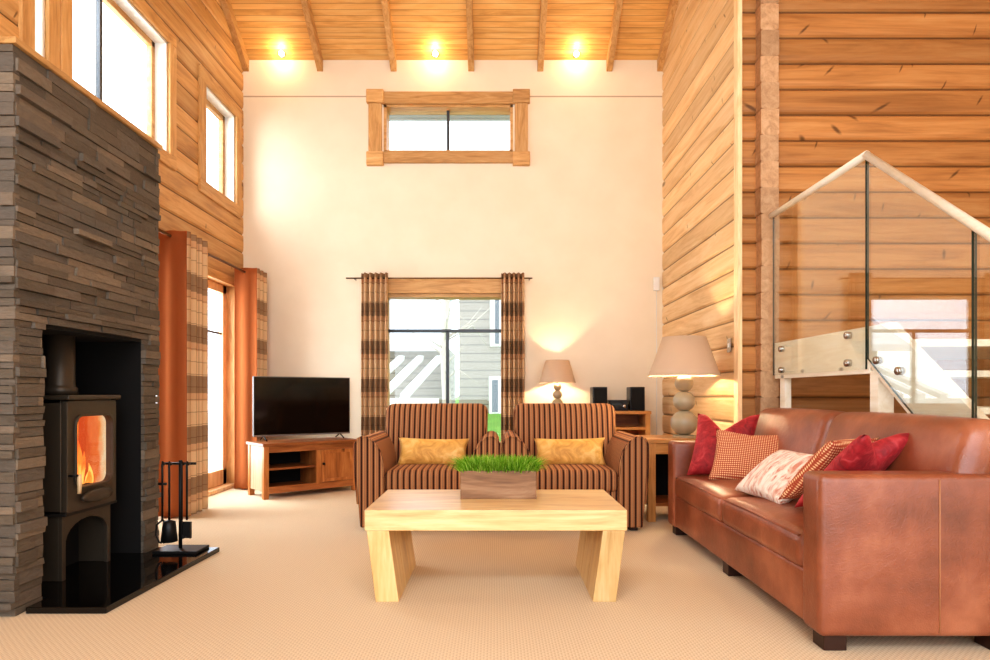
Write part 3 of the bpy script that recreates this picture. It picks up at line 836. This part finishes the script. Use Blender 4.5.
def pillow_mesh(w, h, t, chop=0.0, seed=0, n=22, pinch=.09, wr=.01):
    mb = MB()
    rnd = Vector((seed*3.1, seed*1.7, 0))
    def f(sgn):
        def g(u, v):
            U, V = u*2-1, v*2-1
            th = t/2*(max(0, (1-U*U)*(1-V*V)))**.42
            x = w/2*U*(1-pinch*(1-V*V)*abs(U)); y = h/2*V*(1-pinch*(1-U*U)*abs(V))
            if chop: y -= chop*max(0, 1-abs(U)/.75)**1.3*max(0, (V+.15)/1.15)**1.5
            k = mnoise.noise(Vector((x*7, y*7, sgn)) + rnd)*wr*(1-max(abs(U), abs(V))**4)
            return (x, y, sgn*(th + k))
        return g
    mb.grid(f(1), n, n); mb.grid(f(-1), n, n)
    return mb
def pillow(name, label, mat, c, u, v, w, h, t, group, chop=0, seed=0, cat='cushion', piping=None, tilt=0):
    u = Vector(u).normalized(); v = Vector(v); v = (v - u*v.dot(u)).normalized(); nn = u.cross(v)
    o = pillow_mesh(w, h, t, chop, seed).build(name, mat, None, weld=.0005, smooth=True)
    M = Matrix((u, v, nn)).transposed().to_4x4(); M.translation = Vector(c)
    o.matrix_world = M
    return tag(o, label, cat, group)
pillow('lumbar_cushion', 'gold satin oblong cushion on the striped armchair nearer the television', M_gold, (-.49, 5.16, .540), (1,0,-.02), (0,.32,1), .57, .23, .13, 'gold cushions on the armchairs', seed=1)
pillow('lumbar_cushion', 'gold satin oblong cushion on the striped armchair nearer the sofa', M_gold, (.595, 5.16, .540), (1,0,0.01), (0,.32,1), .57, .23, .13, 'gold cushions on the armchairs', seed=2)

# ------------------------------------------------------------------ coffee table, planter
ct = thing('coffee_table', 'chunky pale wooden coffee table with leaning slab legs', 'coffee table', (.004, 3.125, 0))
MB().box(-.632, .632, 0, .675, .342, .442).build('tabletop', M_table, ct, bevel=.004)
for s in (-1, 1):
    def lf(p, a): return (s*p[0], a, p[1])
    for y0, y1 in ((.0, .20), (.206, .44), (.446, .67)) if True else ():
        pass
    mb = MB()
    for y0, y1 in ((.0, .222), (.226, .448), (.452, .674)):
        mb.prism([(.622, .342), (.515, .342), (.466, 0), (.578, 0)], lf, y0, y1)
    mb.build('leg', M_tableZ, ct, bevel=.003)

pl = thing('planter', 'rectangular weathered wooden planter of green grass on the coffee table', 'planter', (.018, 3.455, .442))
mb = MB(); hw = .202
mb.box(-hw, hw, 0, .014, 0, .15); mb.box(-hw, hw, .146, .16, 0, .15); mb.box(-hw, -hw+.014, .014, .146, 0, .15); mb.box(hw-.014, hw, .014, .146, 0, .15); mb.box(-hw+.014, hw-.014, .014, .146, 0, .012)
mb.build('box', M_planter, pl, bevel=.003)
MB().box(-hw+.014, hw-.014, .014, .146, .1, .135).build('soil', flat('soil', lin(48,32,22), .95), pl)
mb = MB(); R = random.Random(11)
for i in range(3600):
    x = R.uniform(-hw+.01, hw-.01); y = R.uniform(.005, .155); h = R.uniform(.045, .105)
    ex = x/hw; ey = (y-.08)/.08
    a = R.uniform(0, 2*PI); lean = R.uniform(.0, .035)
    dx = math.cos(a)*lean + .10*ex*abs(ex)**3; dy = math.sin(a)*lean + .05*ey*abs(ey)
    z0 = .13; w_ = R.uniform(.0012, .0024); px, py = -math.sin(a)*w_, math.cos(a)*w_
    drop = .05*max(0, max(abs(ex), abs(ey))-.75)/.25*R.random()
    p0 = Vector((x, y, z0)); p1 = Vector((x+dx*.45, y+dy*.45, z0+h*.6)); p2 = Vector((x+dx*1.2, y+dy*1.2, z0+h-drop*1.2))
    q = Vector((px, py, 0))
    v = [mb.bm.verts.new(p) for p in (p0-q, p0+q, p1+q, p1-q, p2)]
    mb._face([v[0], v[1], v[2], v[3]]); mb._face([v[3], v[2], v[4]])
mb.build('grass', M_grassblade, pl, recalc=False)['kind'] = 'stuff'

# ------------------------------------------------------------------ sofa
SX0, SX1, SY0, SY1 = 1.25, 2.05, 2.50, 4.72
so = thing('leather_sofa', 'long tan leather sofa with square arms facing the fireplace', 'sofa', (SX0, SY0, 0))
L = SY1-SY0; Dp = SX1-SX0
mb = MB(); rbox(mb, .015, Dp-.02, .10, L-.10, .065, .285, .02, 4); mb.build('base', M_leather, so)
for i, (ya, yb_) in enumerate(((0, .16), (L-.16, L))):
    mb = MB(); rbox(mb, 0, Dp, ya, yb_, .06, .69 if i == 0 else .665, .03, 5); ar = mb.build('arm', M_leather, so)
    if i == 0:
        mb = MB(); mb.tube([(.46, -.001, .08), (.46, -.002, .35), (.46, -.001, .67)], .0024, 6); mb.build('seam', M_seam, ar)
mb = MB(); rbox(mb, Dp-.16, Dp, .12, L-.12, .065, .68, .03, 4); mb.build('back_frame', M_leather, so)
mid = L/2
for ya, yb_ in ((.165, mid-.003), (mid+.003, L-.165)):
    mb = MB(); rbox(mb, .0, .60, ya, yb_, .275, .425, .045, 5, crown=.045)
    sc = mb.build('seat_cushion', M_leather, so)
    mb = MB(); e = .02
    mb.tube([(.012, ya+.03, .415), (.006, (ya+yb_)/2, .425), (.012, yb_-.03, .415)], .006, 6); mb.build('piping', M_leather, sc)
for ya, yb_ in ((.165, mid-.003), (mid+.003, L-.165)):
    mb = MB(); rbox(mb, -.09, .09, ya - (.14 if ya < 1 else 0), yb_ + (.06 if ya > 1 else 0), 0, .47, .07, 6)
    ym_ = (ya+yb_)/2; hl = (yb_-ya)/2 + .05
    for v in mb.bm.verts:
        t = v.co.z/.46; e = max(0, 1-((v.co.y-ym_)/hl)**2)
        v.co.x += (-.035*e*math.sin(max(0,min(1,t))*PI)) if v.co.x < 0 else 0
        v.co.y = ym_ + (v.co.y-ym_)*(1-.012*max(0, t)**2)
        v.co.z += .008*e*t
        v.co.x += .565 + t*.125; v.co.z += .43
        k = mnoise.noise(Vector((v.co.x*5, v.co.y*5, v.co.z*5)))*.010; v.co.x += k
    mb.build('back_cushion', M_leather, so)
for x in (.03, Dp-.12):
    for y in (.03, L-.12): MB().box(x, x+.09, y, y+.09, 0, .068).build('foot', M_foot, so, bevel=.004)
MB().box(.03, .12, mid-.045, mid+.045, 0, .068).build('foot', M_foot, so, bevel=.004)

G = 'cushions scattered on the leather sofa'
pillow('throw_cushion', 'crimson velvet cushion with two pointed corners in the lamp end of the sofa', M_crimson, (1.535, 4.38, .655), (.29,-.22,0), (.20,.12,.42), .42, .47, .16, G, chop=.13, seed=3)
pillow('throw_cushion', 'rust dotted square cushion in front of the crimson one near the lamp', M_dots, (1.605, 4.11, .60), (.32,-.17,-.02), (.20,.13,.30), .45, .38, .13, G, seed=4, chop=.02)
pillow('throw_cushion', 'blush and white ruffled cushion in the middle of the leather sofa', M_ruffle, (1.515, 3.44, .568), (0.05,-1,0), (.68,0,.56), .54, .36, .15, G, seed=5)
pillow('throw_cushion', 'rust dotted cushion leaning between the ruffled cushion and the near sofa arm', M_dots, (1.56, 3.04, .65), (.86,.51,0), (.37,-.56,.74), .37, .40, .12, G, seed=6)
pillow('throw_cushion', 'crimson velvet cushion with two pointed corners behind the near sofa arm', M_crimson, (1.605, 2.905, .66), (.86,.51,0), (.37,-.56,.74), .40, .47, .13, G, chop=.10, seed=7)

# ------------------------------------------------------------------ side table, big lamp
sd = thing('side_table', 'wooden side table in the corner behind the sofa arm, under the large lamp', 'side table', (1.185, 5.06, 0))
MB().box(0, .60, 0, .48, .615, .65).build('tabletop', M_shelf, sd, bevel=.004)
for x in (0.01, .53):
    for y in (.01, .41): MB().box(x, x+.06, y, y+.06, 0, .615).build('leg', M_shelfZ, sd, bevel=.003)
MB().box(.07, .53, .02, .04, .53, .615).build('apron', M_shelf, sd); MB().box(.02, .04, .07, .41, .53, .615).build('apron', M_shelf, sd)
MB().box(.03, .57, .03, .45, .12, .145).build('shelf', M_stand, sd)
MB().box(.07, .53, .44, .455, .145, .615).build('back_panel', M_dark, sd)  # added dark sheet painting the shade under the tabletop

def lamp(name, label, loc, balls, shade, watt, base_r):
    l = thing(name, label, 'lamp', loc, group='table lamps with stacked ball bases')
    MB().lathe([(base_r,0),(base_r,.012),(base_r*.8,.02)], seg=32).build('base', M_lampbase, l, bevel=.002)
    z = .016
    for r_ in balls:
        mb = MB(); n = 16
        mb.lathe([(max(.008, r_*math.sin(i/n*PI)), r_*.93*(1-math.cos(i/n*PI))) for i in range(n+1)], (0,0,z), 36)
        mb.build('ball', M_lampbase, l); z += r_*1.86 - .006
    sz, r0, r1, h = shade
    MB().tube([(0,0,z-.01),(0,0,sz+h*.35)], .009, 10).build('stem', M_bronze, l)
    mb = MB(); mb.lathe([(r0, sz), (r1, sz+h), (r1-.004, sz+h), (r0-.004, sz)], seg=56, close=False)
    sh = mb.build('lamp_shade', M_shade, l, smooth=True)
    mb = MB(); mb.lathe([(r0+.001, sz), (r0+.001, sz+.008), (r0-.005, sz+.008), (r0-.005, sz)], seg=56, close=False); mb.build('shade_rim', M_shade, sh)
    mb = MB()
    for k in range(3):
        a = k*2*PI/3; mb.tube([(0,0,sz+h*.35), (math.cos(a)*(r0*.4+r1*.6-.002), math.sin(a)*(r0*.4+r1*.6-.002), sz+h*.6)], .003, 6)
    mb.build('shade_carrier', M_bronze, sh)
    n = 10; rb = .03
    MB().lathe([(max(.003, rb*math.sin(i/n*PI)), rb*(1-math.cos(i/n*PI))) for i in range(n+1)], (0,0,sz+h*.26), 16).build('bulb', M_bulb(watt), l)
    return l
lamp('table_lamp', 'large table lamp with beige shade and three stacked balls on the side table', (1.53, 5.26, .65), (.108, .088, .074), (.495, .283, .17, .315), 760, .09)

# ------------------------------------------------------------------ hi-fi cabinet, small lamp, hi-fi
hc = thing('shelf_cabinet', 'wooden open shelf cabinet against the cream wall behind the armchair', 'cabinet', (.50, 6.86, 0))
W, D, H = 1.14, .36, .82
MB().box(-.01, W+.01, -.01, D, H-.035, H).build('top', M_shelf, hc, bevel=.004)
for x in (0, .54, W-.05): MB().box(x, x+.05, 0, D-.02, 0, H-.035).build('side_panel', M_shelfZ, hc, bevel=.003)
for z in (.06, .36, .62): MB().box(.05, W-.05, .01, D-.02, z, z+.03).build('shelf', M_shelf, hc, bevel=.002)
MB().box(.05, W-.05, D-.02, D-.005, .06, H-.035).build('back_panel', M_stand, hc)
lamp('table_lamp', 'small table lamp with beige shade glowing on the cabinet by the curtain', (.675, 7.03, H), (.062, .052, .044), (.30, .198, .125, .245), 560, .055)
for k, (x, lab) in enumerate(((1.12, 'black hi-fi speaker on the cabinet, the one nearer the small lamp'), (1.52, 'black hi-fi speaker on the cabinet, the one nearer the log wall'))):
    s_ = thing('speaker', lab, 'speaker', (x, 6.93, H), group='hi-fi speakers on the cabinet')
    MB().box(-.078, .078, 0, .2, 0, .255).build('casing', M_black, s_, bevel=.006)
    MB().box(-.068, .068, -.008, 0, .012, .243).build('grille', flat('speaker_cloth', lin(20,20,20), .9, bump=.3, bscale=300), s_, bevel=.003)
h_ = thing('hifi_unit', 'low black hi-fi unit between the two speakers on the cabinet', 'hi-fi', (1.32, 6.93, H))
MB().box(-.1, .1, 0, .22, 0, .115).build('casing', M_black, h_, bevel=.005)
MB().box(-.075, .03, -.003, 0, .06, .085).build('display', flat('dim_display', lin(60,62,60), .2), h_)
MB().lathe([(.018,0),(.018,.014),(0,.016)], seg=18, close=False).build('volume_knob', M_chrome, h_, loc=(.06, 0, .05)).rotation_euler = (PI/2, 0, 0)

# ------------------------------------------------------------------ small fittings
sn = thing('wall_sensor', 'small white sensor box with cable in the corner of the cream wall', 'sensor', (1.80, YB, 0))
MB().box(-.035, .03, -.03, -.001, 2.15, 2.30).build('casing', M_white, sn, bevel=.006)
MB().tube([(.0, -.008, 2.15), (.002, -.008, 1.2), (0, -.008, .12)], .004, 6).build('cable', M_white, sn)
ls = thing('light_switch', 'small steel light switch on the pale log wall above the large lamp', 'switch', (XR, 4.9, 0))
ls.location = (XR-.012, 5.15, 0)
MB().box(-.008, .0, -.035, .035, 1.33, 1.44).build('plate', M_chrome, ls, bevel=.002)
MB().box(-.013, -.008, -.012, .012, 1.37, 1.40).build('rocker', M_white, ls)

for x, lab in ((-2.36, 'ceiling spotlight nearest the fireplace wall'), (-.66, 'middle ceiling spotlight above the high window'), (.90, 'ceiling spotlight nearest the pale log wall')):
    y = YB-.06; n = Vector((0, -SLOPE, -1)).normalized()
    t = thing('spotlight', lab, 'spotlight', (x, y, ceil_z(y)), group='ceiling spotlights along the cream wall')
    q = n.to_track_quat('Z', 'Y')
    t.rotation_mode = 'QUATERNION'; t.rotation_quaternion = q
    mb = MB(); mb.lathe([(.045,-.01),(.045,.006),(.032,.008),(.030,-.005)], seg=24, close=False); mb.build('ring', M_chrome, t)
    MB().lathe([(.03,-.004),(.03,.002),(0,.003)], seg=20, close=False).build('lens', emit('spot_glow', (1,.8,.5,1), 40), t)
    ld = bpy.data.lights.new('spot_lamp', 'POINT'); ld.energy = 4.0; ld.color = (1,.74,.40); ld.shadow_soft_size = .03
    lo = bpy.data.objects.new('spot_lamp', ld); COL.objects.link(lo); lo.location = (x, YB-.15, ceil_z(YB-.15)-.10)

# ------------------------------------------------------------------ staircase and glass balustrade
PX = 2.12; YL0, YL1 = 3.675, 4.93; K = .757
sr = thing('staircase', 'pale pine staircase with landing against the log wall behind the sofa', 'staircase')
MB().box(PX, PX+.045, YL0, YL1, 1.115, 1.385).build('landing_fascia', M_stair, sr, bevel=.004)
MB().box(PX+.045, XFAR-.02, YL0, YF-.02, 1.27, 1.31).build('landing_board', M_stair, sr)
def stringer(x0, x1):
    y1 = YL0-.002; y0 = YL0-1.85; f = lambda p, a: (a, p[0], p[1])
    zt, zb_ = 1.52, 1.15; n0 = y1-(zt/K); n1 = y1-(zb_/K)
    return MB().prism([(y1, zb_), (y1, 1.385), (y1-.178, 1.385), (max(y1-1.9, n0+.12), zt-K*(y1-max(y1-1.9, n0+.12))), (n0+.12, 0), (n1, 0)], f, x0, x1)
stringer(PX, PX+.045).build('stringer', M_stair, sr, bevel=.003)
stringer(PX+.95, PX+.995).build('stringer', M_stair, sr, bevel=.003)
for i in range(6):
    z = 1.31-.187*(i+1); y = YL0-.01-.247*i
    if z < .1: break
    MB().box(PX+.045, PX+.95, y-.27, y, z-.035, z).build('tread', M_stair, sr, bevel=.004)
for (x, y) in ((PX+.001, 3.60), (PX+.01, 4.78), (PX+.9, 3.60)):
    MB().box(x, x+.09 if y < 4 else x+.05, y, y+.08, 0, 1.13).build('post', M_stair, sr, bevel=.004)

gb = thing('glass_balustrade', 'frameless glass balustrade with pale wooden handrail along the stairs', 'balustrade')
def pane(pts):
    mb = MB(); t = .006; xs = (PX-.022, PX-.010)
    A = [mb.bm.verts.new((xs[0], y, z)) for y, z in pts]; B = [mb.bm.verts.new((xs[1], y, z)) for y, z in pts]
    mb._face(A, 0); mb._face(B[::-1], 0)
    for k in range(len(pts)): mb._face([A[k], A[(k+1)%len(pts)], B[(k+1)%len(pts)], B[k]], 1)
    mb.build('glass_panel', [M_balglass, M_glassedge], gb)
RZ = 2.355
top = lambda y: RZ-.02-.742*(YL0-y); bot = lambda y: 1.20-.757*(YL0-y)
pane([(YL0+.008, 1.14), (YL1-.02, 1.14), (YL1-.02, RZ-.015), (YL0+.008, RZ-.015)])
pane([(2.862, bot(2.862)), (YL0-.008, bot(YL0)), (YL0-.008, top(YL0-.008)), (2.862, top(2.862))])
pane([(2.05, max(.1, bot(2.05))), (2.845, bot(2.845)), (2.845, top(2.845)), (2.05, top(2.05))])
mb = MB(); hr = .022
def railprof(y, z): return [(PX-.016+hr*math.cos(a), y, z+hr*math.sin(a)) for a in [k/12*2*PI for k in range(12)]]
mb.tube([(PX-.016, YL1+.015, RZ), (PX-.016, YL0, RZ)], hr, 14); mb.build('handrail', M_stair, gb)
mb = MB(); mb.tube([(PX-.016, YL0+.012, RZ+.002), (PX-.016, 1.95, RZ-.742*(YL0-1.95))], hr, 14); mb.build('handrail', M_stair, gb)
for y, z in ((4.78, 1.33), (4.78, 1.176), (3.88, 1.35), (3.88, 1.185), (3.58, 1.185), (3.385, 1.12), (3.0, .82), (2.7, .60)):
    mb = MB(); mb.lathe([(.0, .0), (.02, 0), (.022, .006), (.022, .03)], seg=20, close=False)
    for v in mb.bm.verts: v.co = Vector((PX-.03+v.co.z, y+v.co.x, z+v.co.y))
    mb.build('bolt', M_chrome, gb)

# ------------------------------------------------------------------ outside
mb = MB(); GR = [(YB+.4, -.12), (9.5, .0), (13.0, .62), (45, 1.2)]
mb.prism([(y, -.4) for y in (45, YB+.4)] + GR, lambda p, a: (a, p[0], p[1]), -1.6, 8)
struct(mb.build('ground', flat('lawn', lin(122,168,70), .95, var=.4, bscale=20)))
struct(MB().box(-40, XL-.3, -6, 45, -.4, -.3).build('ground_side', flat('paving', lin(200,196,190), .9)))
def m_siding():
    N = NT('pale_siding'); Z = N.xyz(N.obj())[2]
    f = N.math('FRACT', N.math('DIVIDE', N.math('ADD', Z, 5), .17))
    col = N.mix(N.math('MULTIPLY', N.math('LESS_THAN', f, .14), .6), lin(160,150,136), lin(70,64,58))
    N.bsdf(Base_Color=col, Roughness=.8); return N.m
M_siding = m_siding(); M_snowroof = flat('pale_roof', lin(225,228,232), .7); M_darkpane = flat('dark_pane', lin(90,100,110), .2)
hs = thing('neighbour_house', 'pale boarded gable house across the lawn, seen through the back window', 'house')
mb = MB(); f = lambda p, a: (p[0], a, p[1])
mb.prism([(-.72, -.35), (5, -.35), (5, 7.5), (2.0, 5.2), (-.72, 3.3)], f, 13, 14.2); mb.build('wall', M_siding, hs)
mb = MB(); mb.prism([(-1.0, 3.0), (-1.0, 3.2), (5, 7.75), (5, 7.5)], f, 12.6, 14.3); mb.build('roof', M_snowroof, hs)
MB().box(-.10, .12, 12.94, 13, 1.95, 3.4).build('window', M_white, hs); MB().box(.0, .08, 12.92, 12.94, 2.0, 3.35).build('pane', M_darkpane, hs)
MB().box(-.12, .25, 12.93, 13, .6, 1.35).build('door', M_white, hs); MB().box(-.06, .06, 12.91, 12.93, .64, 1.28).build('pane', M_darkpane, hs)
an = thing('garden_annex', 'low pale outbuilding with sloping slatted roof outside the back window', 'outbuilding')
MB().box(-4.5, -1.1, 14.8, 18, -.35, 2.1).build('wall', M_siding, an)
mb = MB(); mb.prism([(14.4, 1.95), (18.2, 3.9), (18.2, 4.05), (14.4, 2.1)], lambda p, a: (a, p[0], p[1]), -5, -1.05); mb.build('roof', M_snowroof, an)
for i in range(7):
    x = -4.3+i*.42
    MB().hexa([(x, 12.2, .9), (x+.14, 12.2, .9), (x+.62, 14.4, 1.75), (x+.48, 14.4, 1.75), (x, 12.2, 1.0), (x+.14, 12.2, 1.0), (x+.62, 14.4, 1.85), (x+.48, 14.4, 1.85)]).build('roof_slat', M_white, an)
MB().box(-4.6, -1.05, 12.1, 12.2, .75, .92).build('fascia', M_white, an)
for x in (-2.35, -1.65):
    w_ = MB().box(x, x+.5, 14.72, 14.8, -.2, .72).build('window', M_white, an); MB().box(x+.12, x+.38, 14.7, 14.72, -.1, .62).build('pane', M_darkpane, w_)
for x in (-4.5, -1.2): MB().box(x, x+.12, 12.1, 12.22, -.3, .8).build('post', M_white, an)
M_barkpale = flat('pale_bark', lin(190,178,160), .9)
tr = thing('bare_tree', 'bare pale tree in front of the house outside the back window', 'tree', (-.86, 11.2, -.3))
mb = MB(); R = random.Random(3)
mb.tube([(0,0,0), (.04,0,1.0), (-.02,.02,2.0), (.06,0,3.4), (.02,0,5)], [.09,.08,.065,.05,.03], 10)
mb.build('trunk', M_barkpale, tr)
mb = MB()
for i in range(26):
    z = R.uniform(1.4, 4.2); a = R.uniform(0, 2*PI); l_ = R.uniform(.5, 1.1)
    p0 = Vector((0, 0, z)); p1 = p0+Vector((math.cos(a)*l_*.5, math.sin(a)*l_*.5, l_*.3)); p2 = p0+Vector((math.cos(a+.3)*l_, math.sin(a+.3)*l_, l_*(.7 if R.random() < .6 else -.1)))
    mb.tube([p0, p1, p2], [.02,.012,.004], 6)
mb.build('branch', M_barkpale, tr)
# eave soffit outside the high window
mb = MB()
for i in range(3): mb.box(-3, 2.2, YB+.26+i*.09, YB+.26+i*.09+.075, 4.26, 4.29)
struct(mb.build('trim_2', flat('grey_soffit', lin(176,176,176), .7)))

# ------------------------------------------------------------------ light
wd = bpy.data.worlds.new('World'); SC.world = wd; wd.use_nodes = True
nt = wd.node_tree; nt.nodes.clear()
o_ = nt.nodes.new('ShaderNodeOutputWorld'); bg = nt.nodes.new('ShaderNodeBackground')
tc = nt.nodes.new('ShaderNodeTexCoord'); sp = nt.nodes.new('ShaderNodeSeparateXYZ'); rp = nt.nodes.new('ShaderNodeValToRGB')
nt.links.new(tc.outputs['Generated'], sp.inputs[0]); nt.links.new(sp.outputs[2], rp.inputs[0])
rp.color_ramp.elements[0].color = (.86, .92, 1, 1); rp.color_ramp.elements[1].color = (.78, .88, 1, 1)
nt.links.new(rp.outputs[0], bg.inputs[0]); bg.inputs[1].default_value = 3.4
nt.links.new(bg.outputs[0], o_.inputs[0])
def area(name, loc, target, size, e, col, sy=None):
    ld = bpy.data.lights.new(name, 'AREA'); ld.energy = e; ld.color = col; ld.size = size
    if sy: ld.shape = 'RECTANGLE'; ld.size_y = sy
    o = bpy.data.objects.new(name, ld); COL.objects.link(o); o.location = loc
    o.rotation_euler = (Vector(target)-Vector(loc)).to_track_quat('-Z', 'Y').to_euler(); return o
area('room_fill', (.4, .3, 4.7), (0, 5.5, 1.2), 2.4, 34, (1, .92, .80))
area('rear_window_day', (-.9, -1.2, 3.85), (-.8, 3.6, .3), 3.4, 95, (.84, .92, 1), .6)
area('ridge_fill', (0, 3.6, 6.6), (0, 4.4, 0), 2.0, 24, (1, .92, .78))  # added warm fill, no lamp hangs under the ridge
area('window_day_upper', (XL-.6, 5.4, 3.7), (0, 5.6, 1.5), 2.6, 95, (.97, .98, 1), 1.2)
area('door_day', (XL-.6, 5.9, 1.3), (0, 4.8, .6), 2.2, 110, (.97, .98, 1), 2.0)

# ------------------------------------------------------------------ camera and view
cd = bpy.data.cameras.new('camera'); cam = bpy.data.objects.new('camera', cd); COL.objects.link(cam)
cam.location = (0, 0, 1); cam.rotation_euler = (PI/2, 0, 0)
cd.sensor_fit = 'HORIZONTAL'; cd.sensor_width = 36; cd.lens = 650/990*36; cd.shift_y = 64/990
cd.clip_end = 200
SC.camera = cam
SC.view_settings.view_transform = 'Standard'
SC.view_settings.exposure = -0.12
try: SC.view_settings.look = 'Medium High Contrast'
except Exception as e: print('LOOK', e)
